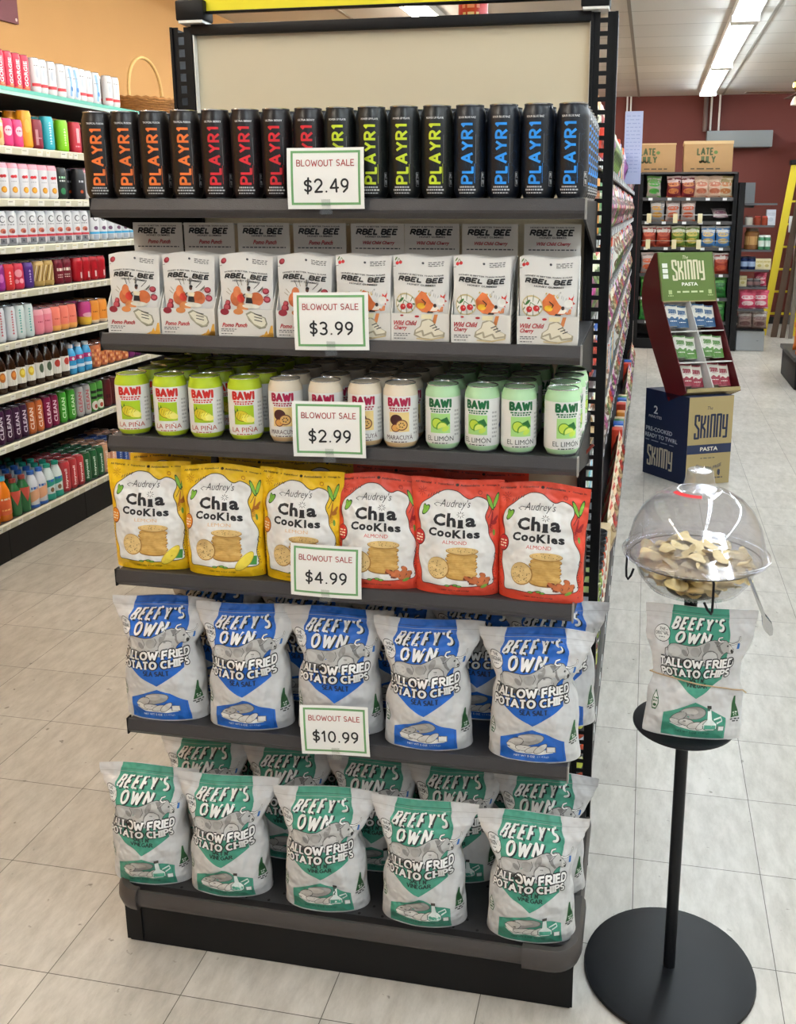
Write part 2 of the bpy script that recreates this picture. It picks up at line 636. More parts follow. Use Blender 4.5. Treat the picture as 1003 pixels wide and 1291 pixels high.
def ceiling_material():
    m = bpy.data.materials.new('ceiling_panels')
    m.use_nodes = True
    nt = m.node_tree
    N, L = nt.nodes.new, nt.links.new
    b = nt.nodes['Principled BSDF']
    tc = N('ShaderNodeTexCoord')
    mp = N('ShaderNodeMapping')
    mp.inputs['Location'].default_value = (-.51 + 1.12 * 8, -5.95 + .5855 * 24, 0)
    L(tc.outputs['Object'], mp.inputs['Vector'])
    br = N('ShaderNodeTexBrick')
    br.offset = 0
    br.inputs['Scale'].default_value = 1
    br.inputs['Brick Width'].default_value = 1.12
    br.inputs['Row Height'].default_value = .5855
    br.inputs['Mortar Size'].default_value = .006
    br.inputs['Color1'].default_value = (*lin('d4d0c8'), 1)
    br.inputs['Color2'].default_value = (*lin('cbc7be'), 1)
    br.inputs['Mortar'].default_value = (*lin('8f897f'), 1)
    L(mp.outputs[0], br.inputs['Vector'])
    L(br.outputs['Color'], b.inputs['Base Color'])
    b.inputs['Roughness'].default_value = .6
    return m


struct(MB().box(X_LEFT - .1, X_RIGHT + .1, Y_FRONT, Y_BACK + .1, Z_CEIL, Z_CEIL + .08, ceiling_material()).build('ceiling', smooth=0))
cream_metal = mat('cream_metal', 'bdb8aa', .5)
tm = MB()
for k in range(-3, 5):                                # the runners between the ceiling panels
    x = .51 + 1.12 * k
    if X_LEFT < x < X_RIGHT:
        tm.box(x - .014, x + .014, Y_FRONT, Y_BACK, Z_CEIL - .006, Z_CEIL, mat('runner_metal', '8d877c', .5))
struct(tm.build('trim_1', smooth=0))
struct(MB().box(X_LEFT, X_LEFT + .015, Y_FRONT, Y_BACK, 0, .1, mat('black_rubber', '1a1a1b', .6)).build('baseboard_left', smooth=0))
struct(MB().box(X_LEFT, X_RIGHT, Y_BACK - .015, Y_BACK, 0, .1, MATS['black_rubber']).build('baseboard_back', smooth=0))

# ceiling strip lights: two tubes in a white channel
white_metal = mat('white_metal', 'e6e4de', .4)


def strip_light(x, y0, y1, tint, label):
    key = 'lamp_tube_warm' if tint is TUBE_WARM else 'lamp_tube_cool'
    if key not in MATS:
        m = mat(key, 'ffffff', .4)
        b = m.node_tree.nodes['Principled BSDF']
        b.inputs['Emission Color'].default_value = (*tint, 1)
        b.inputs['Emission Strength'].default_value = TUBE_POWER
    t = thing('strip_light', label, 'ceiling light', (x, (y0 + y1) / 2, Z_CEIL - .001), 0, 'ceiling strip lights')
    h = (y1 - y0) / 2
    MB().prism([(-.105, 0), (-.105, -.040), (-.098, -.046), (.098, -.046), (.105, -.040), (.105, 0)], 'y', -h, h, white_metal).build('housing', t, 0)
    for s in (-.055, .055):
        MB().tube([(s, -h + .03, -.068), (s, h - .03, -.068)], .019, MATS[key], 8).build('tube', t)
    for s in (-1, 1):
        MB().box(-.105, .105, s * h - .012, s * h + .012, -.092, 0, white_metal).build('end_cap', t, 0)


k = 0
for x, tint, who in ((1.40, TUBE_COOL, 'cool white'), (-1.05, TUBE_WARM, 'warm white'), (3.85, TUBE_COOL, 'cool white')):
    for y0, y1 in ((8.7, 11.1), (6.15, 8.55), (3.6, 6.0), (1.05, 3.45), (-1.5, .9), (-4.05, -1.65)):
        where = ORD[k % 6]
        strip_light(x, y0, y1, tint, '%s ceiling strip light, %s from the maroon wall, %s' % (who, where, {1.40: 'above the pasta display aisle', -1.05: 'above the drinks aisle', 3.85: 'along the far right aisle'}[x]))
        k += 1

# ------------------------------------------------------------------ the end-of-aisle shelving the photo is about
blackm = mat('black_metal', '0c0c0e', .5, spec=.25, bump=.15, bump_scale=900)
blackm2 = mat('black_metal_plain', '0a0a0c', .5, spec=.25)
shelfm = mat('grey_hammered_metal', '413f40', .4, metal=.3, bump=.25, bump_scale=600, noise_scale=700, noise_amt=.18)
shelfdeck = mat('shelf_deck_metal', '2c2b2d', .42, bump=.1, bump_scale=500)
bumperm = mat('bumper_rubber', '403b39', .5, noise_scale=40, noise_amt=.05)
panelm = mat('cream_panel', 'd2c6aa', .6)
XL, XR = -0.289, 0.632
UY = -0.085
SH = [('S1', 1.604, -.4925), ('S2', 1.352, -.496), ('S3', 1.1503, -.502), ('S4', .8731, -.515), ('S5', .5413, -.519)]
SZ = {n: z for n, z, y in SH}
SY = {n: y for n, z, y in SH}
unit = thing('display_shelving', 'black end-of-aisle shelving unit with five grey shelves and cream back panel', 'shelving unit', (.1715, -.3, 0))
UO = Vector((-.1715, .3, 0))


def up(mb, name, parent=unit, smooth=35):
    o = mb.build(name, parent, smooth)
    if parent is unit:
        o.location = UO
    return o


def upright(x0, x1, y0, y1, z0, z1, pitch=.0254):
    mb = MB()
    w = x1 - x0
    a, b = x0 + w * .34, x0 + w * .62
    mb.box(x0, a, y0, y0 + .003, z0, z1, blackm2).box(b, x1, y0, y0 + .003, z0, z1, blackm2)
    mb.box(x0, x0 + .004, y0, y1, z0, z1, blackm2).box(x1 - .004, x1, y0, y1, z0, z1, blackm2)
    z = z0
    while z < z1:
        mb.box(a, b, y0, y0 + .003, z, min(z + pitch * .36, z1), blackm2)
        z += pitch
    for q in (x0 - .001, x1 - .005):
        mb.box(q, q + .006, y0 - .004, y0, z0, z1, blackm)
    return mb


up(upright(-.315, -.266, UY, UY + .06, .0, 1.976), 'upright', smooth=0)
up(upright(.607, .660, UY, UY + .06, .0, 1.976), 'upright', smooth=0)
up(MB().box(-.266, .607, UY + .012, UY + .022, .15, 1.961, panelm), 'back_panel', smooth=0)
up(MB().bbox(-.266, .607, UY - .004, UY + .03, 1.959, 1.980, .002, blackm), 'top_rail')
for x0 in (-.263, .6045):
    up(MB().box(x0, x0 + .0025, UY - .002, UY + .012, 1.62, 1.966, white_metal), 'panel_edge_strip', smooth=0)
for n, z, y in SH:
    s = up(MB().box(XL + .002, XR - .002, y + .004, UY - .004, z - .014, z - .0002, shelfdeck), 'shelf', smooth=0)
    lip = MB()
    h = .033
    prof = [(y, z + .001), (y + .004, z + .002), (y + .006, z - .003), (y + .010, z - h + .004), (y + .008, z - h), (y + .003, z - h + .001), (y - .004, z - h + .010), (y - .005, z - h * .55)]
    lip.prism(prof, 'x', XL, XR, shelfm)
    up(lip, 'front_lip', s, 25)
    for sx in (XL, XR - .004):
        br = MB().prism([(y + .006, z - .003), (UY, z - .002), (UY, z - .105), (UY - .05, z - .105), (y + .006, z - .03)], 'x', sx, sx + .004, blackm2)
        up(br, 'bracket', s, 0)
    up(MB().box(XL - .003, XL, y - .003, y + .012, z - h, z + .003, blackm2), 'end_cap', s, 0)
    up(MB().box(XR, XR + .003, y - .003, y + .012, z - h, z + .003, mat('worn_edge_metal', '9a9894', .4, metal=.6)), 'end_cap', s, 0)
# base: kick plate, deck with round holes, wrap-around bumper
KY, DY, DZ = -.531, -.556, .155
up(MB().box(-.322, .652, KY, UY, 0.002, .118, blackm), 'kick_base', smooth=0)
for x0, x1 in ((-.327, -.29), (.618, .657)):
    up(MB().box(x0, x1, KY - .004, KY, .008, .125, blackm2), 'kick_corner', smooth=0)
deck = MB().box(-.318, .652, DY + .02, UY, DZ - .02, DZ, shelfdeck)
for i in range(19):
    for j, yy in enumerate((-.53, -.505, -.40, -.25)):
        deck.lathe([(.0032, 0), (.0032, .0003)], mat('hole_black', '040404', .9), 8, (-.29 + i * .05 + (j % 2) * .025, yy, DZ))
up(deck, 'base_deck', smooth=0)


def bumper_loop():
    mb = MB()
    prof = [(0, .0), (.008, .002), (.013, -.008), (.015, -.022), (.010, -.034), (0, -.038)]   # outward, z
    path = []
    path.append((-.318, -.12, (-1, 0)))
    path.append((-.318, -.50, (-1, 0)))
    for i in range(7):
        a = math.radians(180 + 90 * i / 6)
        path.append((-.278 + .04 * math.cos(a), -.516 + .04 * math.sin(a), (math.cos(a), math.sin(a))))
    for i in range(7):
        a = math.radians(270 + 90 * i / 6)
        path.append((.612 + .04 * math.cos(a), -.516 + .04 * math.sin(a), (math.cos(a), math.sin(a))))
    path.append((.652, -.12, (1, 0)))
    vs, fs = [], []
    for x, y, n in path:
        for o, dz in prof:
            vs.append((x + n[0] * o, y + n[1] * o, DZ + .002 + dz))
    k = len(prof)
    for i in range(len(path) - 1):
        for j in range(k - 1):
            fs.append((i * k + j, (i + 1) * k + j, (i + 1) * k + j + 1, i * k + j + 1))
    mb.add(vs, fs, bumperm)
    return mb


up(bumper_loop(), 'deck_bumper', smooth=60)
for sx, a0 in ((-1, 180), (1, 270)):                  # thicker rounded corner pieces over the bumper
    mb = MB()
    cx = -.278 if sx < 0 else .612
    prof = [(-.002, .006), (.012, .007), (.019, -.002), (.021, -.022), (.016, -.038), (0, -.045), (-.002, -.044)]
    vs, fs = [], []
    pth = []
    if sx < 0:
        pth.append((cx - .04, -.40, (-1, 0)))
    else:
        pth.append((cx - .055, -.556, (0, -1)))
    for i in range(9):
        a = math.radians(a0 + 90 * i / 8)
        pth.append((cx + .04 * math.cos(a), -.516 + .04 * math.sin(a), (math.cos(a), math.sin(a))))
    if sx < 0:
        pth.append((cx + .0, -.556, (0, -1)))
        pth.append((cx + .004, -.556, (0, -1)))
    else:
        pth.append((cx + .04, -.40, (1, 0)))
    for x, y, n in pth:
        for o, dz in prof:
            vs.append((x + n[0] * o, y + n[1] * o, DZ + .002 + dz))
    k = len(prof)
    for i in range(len(pth) - 1):
        for j in range(k - 1):
            fs.append((i * k + j, (i + 1) * k + j, (i + 1) * k + j + 1, i * k + j + 1))
    fs += [tuple(range(k)), tuple(reversed(range((len(pth) - 1) * k, len(pth) * k)))]
    up(mb.add(vs, fs, bumperm), 'corner_bumper', smooth=50)
# thin red stick poking from the right upright
tag(MB().tube([(.592, -.22, 1.04), (.646, -.215, 1.108)], .003, mat('red_stick', '8a3a2c', .5), 8).build('red_stick'), 'thin red stick leaning on the right upright above the cookies', 'stick')

# yellow sign board held above the shelving
sg = thing('header_sign', 'yellow sign board in black frame standing above the shelving', 'sign', (.17, UY, 1.983))
yellow = mat('yellow_board', 'e9d912', .45)
sf = MB()
for x0, x1 in ((-.46, -.437), (.421, .443)):
    sf.bbox(x0, x1, -.012, .018, .045, .62, .003, blackm2)
sf.bbox(-.437, .421, -.010, .010, .019, .0225, .001, blackm2).bbox(-.437, .421, -.010, .010, .60, .62, .003, blackm2)
sf.build('frame', sg)
MB().box(-.437, .421, -.004, .004, .0225, .60, yellow).build('board', sg, 0)
MB().bbox(-.462, -.396, -.02, .03, .003, .045, .004, blackm2).build('holder', sg)
MB().bbox(.416, .474, -.02, .03, .0, .08, .004, blackm2).build('holder', sg)
MB().box(-.455, -.40, -.021, .03, -.0025, .003, white_metal).build('foot_plate', sg, 0)
MB().box(.420, .472, -.021, .03, -.005, .0, white_metal).build('foot_plate', sg, 0)

# ------------------------------------------------------------------ cans
alum = mat('can_aluminium', 'b9bcc0', .28, metal=.9)
aluml = mat('can_lid_aluminium', 'c9cbd0', .25, metal=.85)


def can_profile(r, h):
    return [(r * .80, 0), (r * .84, .003), (r * .985, .012), (r, .018), (r, h - .020), (r * .97, h - .012), (r * .86, h - .003), (r * .87, h)]


def can_lid(r, h):
    mb = MB().lathe([(r * .87, h - .0002), (r * .885, h + .0015), (r * .86, h + .002), (r * .80, h - .0025), (.0005, h - .0025)], aluml, 24)
    return mb


def can_tab(r, h):
    mb = MB()
    pts = arc(0, 0, r * .34, r * .2, 0, 360, 14)[:-1]
    mb.prism(pts, 'z', h - .0022, h - .0008, aluml)
    return mb


def make_can(name, r, h, body, art=None, bands=(), seg=32, rough=.32, simple=False):
    """bands: (z0, z1, colour) painted rings; returns (root, children)"""
    prof = can_profile(r, h)
    if bands:
        zs = sorted({z for b in bands for z in b[:2]})
        full = []
        for (ra, za), (rb, zb) in zip(prof[:-1], prof[1:]):
            full.append((ra, za))
            for z in zs:
                if za + 1e-5 < z < zb - 1e-5:
                    full.append((ra + (rb - ra) * (z - za) / (zb - za), z))
        full.append(prof[-1])
        prof = full
    bm_ = ink(body, rough) if isinstance(body, str) else body
    ms = []
    for (ra, za), (rb, zb) in zip(prof[:-1], prof[1:]):
        mm = bm_
        for z0, z1, c in bands:
            if z0 - 1e-5 <= (za + zb) / 2 <= z1 + 1e-5:
                mm = ink(c, rough) if isinstance(c, str) else c
        if za < .0025:
            mm = alum
        ms.append(mm)
    mb = MB().lathe(prof, bm_, seg, mats=ms)
    if art:
        art.emit(mb, cyl_map(r), .0002, .00012, du=r * .22, rough=rough)
    if simple:
        mb.lathe([(r * .87, h - .0002), (r * .885, h + .0015), (r * .86, h + .002), (r * .80, h - .0025), (.0005, h - .0025)], aluml, 16)
        return mb.build(name), []
    t = thing(name, '', 'drink can')
    return t, [mb.build('can_body', t), can_lid(r, h).build('lid', t), can_tab(r, h).build('pull_tab', t)]


# tall dark energy drink cans
def energy_art(col, flavour, glow):
    a = Art()
    a.line('PLAYR1', -.0095, .0275, .0185, .100, .0042, col, 2, rot90=True, serif='sq', gap=.34)
    a.text(flavour, -.0165, .1345, .031, .0034, 'd8d8d8', 2, bold=.02)
    a.rect(.0125, .027, .0131, .060, col, 1)
    a.rect(.0142, .060, .0150, .108, '66666a', 1)
    for k, (w, h) in enumerate(((.026, .0026), (.032, .0026), (.028, .0016))):
        a.scribble(-w / 2 - .001, .0195 - k * .0048, w, h, 'c2c2c4', 1, 9, k + 3)
    a.rect(.0262, .022, .0345, .046, 'c9c9cb', 1)
    a.rect(.0267, .0225, .034, .0455, '111113', 2)
    a.text('PL', .0275, .036, .0055, .008, 'd5d5d7', 3, bold=.02)
    a.text('YR', .0275, .025, .0055, .008, 'd5d5d7', 3, bold=.02)
    rg = random.Random(5)
    for k in range(26):                               # faint swirls printed on the dark ground
        x, y = rg.uniform(-.036, .036), rg.uniform(.03, .125)
        s = rg.uniform(.004, .011)
        a.stroke(arc(x, y, s, s * 1.3, rg.uniform(0, 360), rg.uniform(200, 560), 7), .0006, glow, 0)
    return a


EN = {}
for key, body, col, fl, glow, look in (('o', '15100f', 'e8722c', 'TROPICAL FUSION', '3a2620', 'orange-lettered'), ('r', '150e10', 'd3262f', 'ULTRA BERRY', '3a1d22', 'red-lettered'),
                                       ('y', '101314', 'c3d32c', 'POWER UP PLAYR', '27302a', 'lime-lettered'), ('b', '0c121c', '2b93ea', 'SOUR BLUE RAZ', '1d3048', 'blue-lettered')):
    t, ch = make_can('energy_drink_can', .0282, .156, body, energy_art(col, fl, glow), rough=.33)
    EN[key] = (Proto(t, ch), look)
PX = [(-.286, 'o'), (-.226, 'o'), (-.168, 'o'), (-.107, 'o'), (-.046, 'r'), (.013, 'r'), (.072, 'r'), (.133, 'r'), (.192, 'y'), (.2505, 'y'), (.3095, 'y'), (.369, 'y'), (.4275, 'b'), (.4865, 'b'), (.5465, 'b'), (.606, 'b')]
for i, (x, kk) in enumerate(PX):
    p, look = EN[kk]
    view = math.atan2(CAM_POS.x - x, 1.68)
    z = SZ['S1'] + .0004
    p.put((x + .003 if i == 0 else x, -.461, z), view - .15 + .02 * math.sin(i * 3), '%s tall black can, top shelf front row, %s from its left end' % (look, ORD[i]), 'tall dark cans on the top shelf')
    for row in range(1, 6 if i == 15 else 2):
        p.put((x, -.461 + .0585 * row, z), (.95 if i == 15 else view - .1 + .3 * math.sin(i + row * 2)), '%s tall black can, top shelf, %s row back, %s from its left end' % (look, ORD[row], ORD[i]), 'tall dark cans on the top shelf')


# short soda cans with a fruit picture
def soda_art(kind):
    a = Art()
    big, panel, flav, name = {'p': ('c8271f', 'a8c51c', 'b8452f', 'LA PIÑA'), 'm': ('a31843', 'ead08c', '4a1c30', 'MARACUYÁ'), 'l': ('14663a', 'a5d683', '1c2f28', 'EL LIMÓN')}[kind]
    a.line('BAWI', -.0205, .0835, .041, .0125, .0046, big, 2, serif=True, gap=.34)
    a.scribble(-.020, .0765, .040, .0026, big, 1, 9, 2)
    a.scribble(-.017, .0725, .034, .0026, big, 1, 7, 4)
    a.rect(-.019, .0335, .019, .0705, panel, 1)
    if kind == 'p':
        a.ell(-.004, .050, .014, .0105, '7f6c14', 2, rot=-20)
        a.ell(-.004, .0505, .013, .0095, 'd7c32a', 3, rot=-20)
        a.ell(.006, .0455, .011, .008, 'e9dd58', 4, rot=-15)
        a.ell(.012, .043, .008, .006, 'efe67a', 5, rot=-15)
        a.poly([(-.018, .050), (-.019, .064), (-.015, .057), (-.012, .066), (-.009, .056)], '3d6b1e', 2)
        for k in range(5):
            a.stroke([(-.014 + k * .005, .044 + k * .001), (-.010 + k * .005, .057 - k * .001)], .0006, '7f6c14', 4)
    elif kind == 'm':
        a.ell(-.006, .056, .0115, .0105, '4a2320', 2)
        a.ell(.0045, .0465, .0115, .0105, '6b352c', 3)
        a.ell(.0045, .0465, .0095, .0085, 'e2b56a', 4)
        for k in range(6):
            a.ell(.0045 + .0045 * math.cos(k), .0465 + .004 * math.sin(k), .0016, .0012, '3a231c', 5, 8)
        a.ell(-.007, .041, .0085, .0078, '6b352c', 3)
        a.ell(-.007, .041, .0067, .0060, 'd79c4e', 4)
    else:
        a.ell(-.006, .052, .0105, .0105, '4d8c1f', 2)
        a.ell(-.006, .052, .0088, .0088, 'bfd94a', 3)
        a.poly(arc(.004, .044, .011, .012, 20, 200, 10), '5b9a24', 4)
        a.poly(arc(.0045, .0445, .009, .009, 20, 200, 10), 'd3e26a', 5)
        a.poly([(.0, .058), (.013, .064), (.019, .052), (.011, .047)], '216a32', 3)
        a.ell(.010, .042, .007, .0045, 'c0db52', 6, rot=30)
    a.text(name, -.026, .0185, .052, .0115 if kind != 'm' else .0105, flav, 2, bold=.0)
    a.scribble(-.016, .0135, .032, .0016, flav, 1, 6, 8)
    for k in range(7):
        a.scribble(.0285, .028 + k * .0075, .012, .0035, 'b9b9b6', 1, 3, k)
    a.poly([(.047, .050), (.054, .055), (.055, .046), (.049, .043)], '34497e', 1)
    return a


SO = {}
for key, top, bot, look in (('p', 'b3c926', 'b3c926', 'yellow-green pineapple'), ('m', 'e3d6c0', 'd9b98a', 'cream passion fruit'), ('l', 'b5dcae', 'b5dcae', 'pale green lime')):
    t, ch = make_can('soda_can', .033, .1205, 'e6e6e2', soda_art(key), bands=((.1005, .125, top), (.0, .0125, bot)), rough=.3)
    SO[key] = (Proto(t, ch), look)
BX = [(-.252, 19), (-.171, 14), (-.096, 13), (-.014, 17), (.069, 9), (.150, 8), (.228, 10), (.297, 9), (.377, 2), (.452, -8), (.520, 15), (.601, 21)]
RW = ['', 'second row', 'third row', 'fourth row', 'fifth row']
for i, (x, rz) in enumerate(BX):
    p, look = SO['pml'[i // 4]]
    z = SZ['S3'] + .0004
    for row in range(5):
        xx = x + (0 if row == 0 else .008 * math.sin(i * 2.1 + row * 1.7))
        if i == 11:
            xx = min(xx, .600)
        yy = (-.464 + (.006 if i > 7 else 0)) + row * .0695
        lab = '%s soda can, third shelf %s, %s from its left end' % (look, 'front row' if row == 0 else RW[row], ORD[i])
        p.put((xx, yy, z), math.radians(rz if row == 0 else (rz + 70 * math.sin(i * 5 + row * 3))), lab, 'soda cans on the third shelf')

# ------------------------------------------------------------------ stand-up pouches
def interp(tab, t):
    for (a, va), (b, vb) in zip(tab[:-1], tab[1:]):
        if t <= b:
            k = (t - a) / (b - a)
            k = k * k * (3 - 2 * k)
            return va + (vb - va) * k
    return tab[-1][1]


def pouch_fn(W, H, hw, bd, seed, amp, edge=.03, droop=0.0, dent=0.0):
    """(s in -1..1, t in 0..1, side) -> point; half widths hw, half depths bd along the height"""
    def fn(s, t, side=-1, d=0.0):
        s = max(-1.0, min(1.0, s))
        t = max(0.0, min(1.0, t))
        b = interp(bd, t)
        k = min(1, b / .03)
        q = (1 - k) * s + k * math.sin(PI / 2 * s)
        e = 1 + edge * noise.noise(Vector((t * 6 + seed * 3.1, (1 if s > 0 else -1) * 5.3, seed))) * min(1, abs(s) * 2) * (1 if t < .93 else .3)
        x = W / 2 * interp(hw, t) * q * e
        if dent:
            tc = .60 + .06 * math.sin(seed * 5 + (2 if s > 0 else 0))
            x *= 1 - dent * (1.3 if (s > 0) == (seed % 2 > 1) else .7) * math.exp(-((t - tc) / .085) ** 2) * s * s
        c = math.cos(PI / 2 * s)
        w = noise.noise(Vector((s * 1.7 + seed * 7, t * 4.2, seed * 1.3))) + .5 * noise.noise(Vector((s * 4 + seed, t * 8 + 3, seed * 2.1)))
        w2 = abs(noise.noise(Vector((s * 2.2 - t * 3.5 + seed, t * 2.5 + abs(s) * 2, seed * .7)))) - .2
        body = min(1, b / .02) * min(1, (1 - t) * 8 + .06) * min(1, t * 7 + .15)
        y = -b * c ** .85 - amp * (w * .7 + w2 * 1.1) * body * min(1, c * 1.6 + .08)
        if side > 0:
            y = b * c + amp * w * body * c
        lean = droop * max(0, t - .7) ** 2
        z = H * t * (1 - .012 * (1 - c)) + .003 * math.sin(s * 3 + seed * 5) * t
        return Vector((x, y + lean, z)) if not d else Vector((x, y + lean - d * (.3 + .7 * c), z)) + Vector((d * .7 * s, 0, 0))
    return fn


def make_pouch(name, fn, body_ink, art, back_ink=None, ns=32, nt=44, ax=None, band=None, step=.00010, du=.0625, dv=.0227273, rough=.42):
    mb = MB()
    if isinstance(body_ink, str):
        body_ink = ink(body_ink, rough)
    back_ink = back_ink or body_ink
    mb.grid(lambda i, j: fn(i * 2 - 1, j), ns, nt, body_ink)
    mb.grid(lambda i, j: fn(i * 2 - 1, j, 1), 14, 18, back_ink, flip=True)
    mb.grid(lambda i, j: fn(i * 2 - 1, 0) * (1 - j) + fn(i * 2 - 1, 0, 1) * j + Vector((0, 0, .006 * math.sin(PI * j))), 14, 4, back_ink, flip=True)
    mb.grid(lambda i, j: fn(i * 2 - 1, 1) * (1 - j) + fn(i * 2 - 1, 1, 1) * j, ns, 1, body_ink)
    if art:
        art.emit(mb, lambda x, y, d: fn(x, y, -1, d), .0005, step, du, dv, rough, mk=foil)
    return mb.build(name, smooth=60)


# --- chip bags
CH_HW = [(0, .80), (.1, .78), (.3, .755), (.5, .74), (.62, .73), (.75, .79), (.88, .92), (.95, .99), (1, 1.0)]
CH_BD = [(0, .047), (.12, .052), (.35, .055), (.55, .053), (.7, .043), (.84, .025), (.93, .008), (1, .0012)]


def bull(a, x, y, w, h, z):
    """grey engraving of a bull, box x..x+w, y..y+h (feet hidden by the lettering)"""
    def Q(p):
        return [(x + u * w, y + v * h) for u, v in p]
    AX = .435
    body = [(.01, .0), (.0, .40), (.02, .56), (.07, .66), (.14, .69), (.24, .68), (.34, .66), (.43, .69), (.52, .79), (.60, .90), (.67, .95), (.73, .93), (.78, .97), (.84, .95), (.885, .86), (.93, .74), (.975, .64),
            (.985, .56), (.955, .49), (.905, .49), (.87, .53), (.835, .47), (.80, .36), (.78, .20), (.76, .0)]
    a.poly(Q(body), 'b2b1ae', z)
    a.poly(Q([(.02, .0), (.02, .16), (.14, .22), (.34, .15), (.50, .10), (.52, .0)]), '6a6967', z + 1)
    a.poly(Q([(.20, .0), (.24, .14), (.40, .10), (.44, .0)]), '454443', z + 2)
    a.ell(x + .12 * w, y + .42 * h, .10 * w, .19 * h, 'c4c3c0', z + 1, rot=0)
    a.ell(x + .27 * w, y + .40 * h, .045 * w, .10 * h, '8a8886', z + 2, rot=-15)
    a.ell(x + .42 * w, y + .46 * h, .07 * w, .17 * h, 'a09e9b', z + 1)
    a.ell(x + .63 * w, y + .30 * h, .115 * w, .28 * h, '83817f', z + 1)
    a.ell(x + .635 * w, y + .28 * h, .105 * w, .265 * h, 'c6c5c2', z + 2)
    a.ell(x + .57 * w, y + .66 * h, .05 * w, .15 * h, '918f8c', z + 2, rot=30)
    a.poly(Q([(.66, .90), (.70, .78), (.74, .60), (.80, .45), (.83, .48), (.78, .62), (.75, .80), (.73, .92)]), '7b7977', z + 3)
    a.stroke(Q(body[1:-1]), .0042, '363637', z + 4, AX)
    for q_ in ([(.30, .62), (.33, .45), (.31, .30)], [(.48, .66), (.50, .50), (.47, .34)], [(.52, .34), (.58, .52), (.66, .55), (.73, .46), (.75, .30)], [(.56, .12), (.58, .0)], [(.72, .12), (.70, .0)]):
        a.stroke(Q(q_), .0032, '4a4a4b', z + 4, AX)
    a.stroke(Q([(.01, .52), (-.035, .46), (-.05, .30), (-.035, .18)]), .008, '77767400'[:6], z + 1, AX)
    a.ell(x - .03 * w, y + .14 * h, .022 * w, .06 * h, '3c3b3b', z + 2)
    a.poly(Q([(.90, .80), (.95, .70), (.985, .58), (.955, .50), (.91, .50), (.90, .62)]), 'cfceca', z + 5)
    a.ell(x + .955 * w, y + .565 * h, .030 * w, .065 * h, '353536', z + 6, rot=-20)
    a.ell(x + .87 * w, y + .755 * h, .014 * w, .030 * h, '1d1d1e', z + 6)
    a.ell(x + .755 * w, y + .83 * h, .055 * w, .045 * h, '4a4948', z + 5, rot=20)
    a.ell(x + .755 * w, y + .835 * h, .043 * w, .030 * h, '9a9896', z + 6, rot=20)
    for hp in ((.80, .92), (.755, .90), (.722, .95), (.73, 1.03), (.775, 1.06)), ((.885, .86), (.95, .82), (1.03, .88), (1.065, .99), (1.055, 1.08)):
        a.stroke(Q(hp), .0135, '2c2c2d', z + 7, AX)
        a.stroke(Q(hp), .0080, 'ecebe7', z + 8, AX)
    a.poly(Q([(1.03, .86), (1.07, .86), (1.075, .66), (1.025, .66)]), '2f6cb4', z + 8)


def potatoes(a, x, y, w, h, z, vinegar):
    g = [(.17, .50, .16, .20, 10), (.13, .27, .14, .14, -10), (.33, .28, .16, .16, 0), (.48, .22, .14, .15, 10), (.62, .27, .13, .17, 20)]
    a.ell(x + .42 * w, y + .68 * h, .27 * w, .26 * h, '565452', z, rot=4)
    a.ell(x + .42 * w, y + .68 * h, .255 * w, .24 * h, 'a3a09b' if not vinegar else '9b9895', z + 1, rot=4)
    a.ell(x + .38 * w, y + .74 * h, .16 * w, .12 * h, 'bcb9b4', z + 2)
    a.poly([(x, y + .22 * h), (x + .2 * w, y + .02 * h), (x + .6 * w, y - .02 * h), (x + .85 * w, y + .06 * h), (x + .8 * w, y + .2 * h)], 'e9e8e4', z + 1)
    for q_, (cx, cy, rx, ry, ro) in enumerate(g):
        a.ell(x + cx * w, y + cy * h, rx * w, ry * h, '4a4846', z + 2 + 2 * q_, rot=ro, n=14)
        a.ell(x + cx * w, y + cy * h, rx * w * .92, ry * h * .86, 'd3d1cc' if q_ else 'b5b2ad', z + 3 + 2 * q_, rot=ro, n=14)
    z += 8
    if vinegar:
        b = [(.62, .12), (.62, .32), (.70, .50), (.715, .92), (.79, .92), (.80, .50), (.90, .32), (.90, .12), (.84, .04), (.68, .04)]
        a.poly([(x + u * w, y + v * h) for u, v in b], '4a6b62', z + 4)
        a.poly([(x + (.76 + (u - .76) * .88) * w, y + (.45 + (v - .45) * .95) * h) for u, v in b], 'e3ece8', z + 5)
        a.rect(x + .65 * w, y + .10 * h, x + .87 * w, y + .28 * h, '4fa58c', z + 6)
        a.rect(x + .71 * w, y + .92 * h, x + .795 * w, y + 1.03 * h, '3f3b38', z + 5)
        a.stroke([(x + .84 * w, y + .50 * h), (x + .98 * w, y + .62 * h), (x + 1.0 * w, y + .48 * h), (x + .9 * w, y + .36 * h)], .012, 'dfe8e4', z + 5)
        a.rect(x + .92 * w, y + .02 * h, x + 1.06 * w, y + .24 * h, '6d7b77', z + 5)
        a.rect(x + .935 * w, y + .03 * h, x + 1.045 * w, y + .225 * h, 'e6e9e6', z + 6)
    else:
        a.rect(x + .72 * w, y + .10 * h, x + .90 * w, y + .36 * h, '6d6b69', z + 4)
        a.rect(x + .735 * w, y + .12 * h, x + .885 * w, y + .34 * h, 'dcdad6', z + 5)


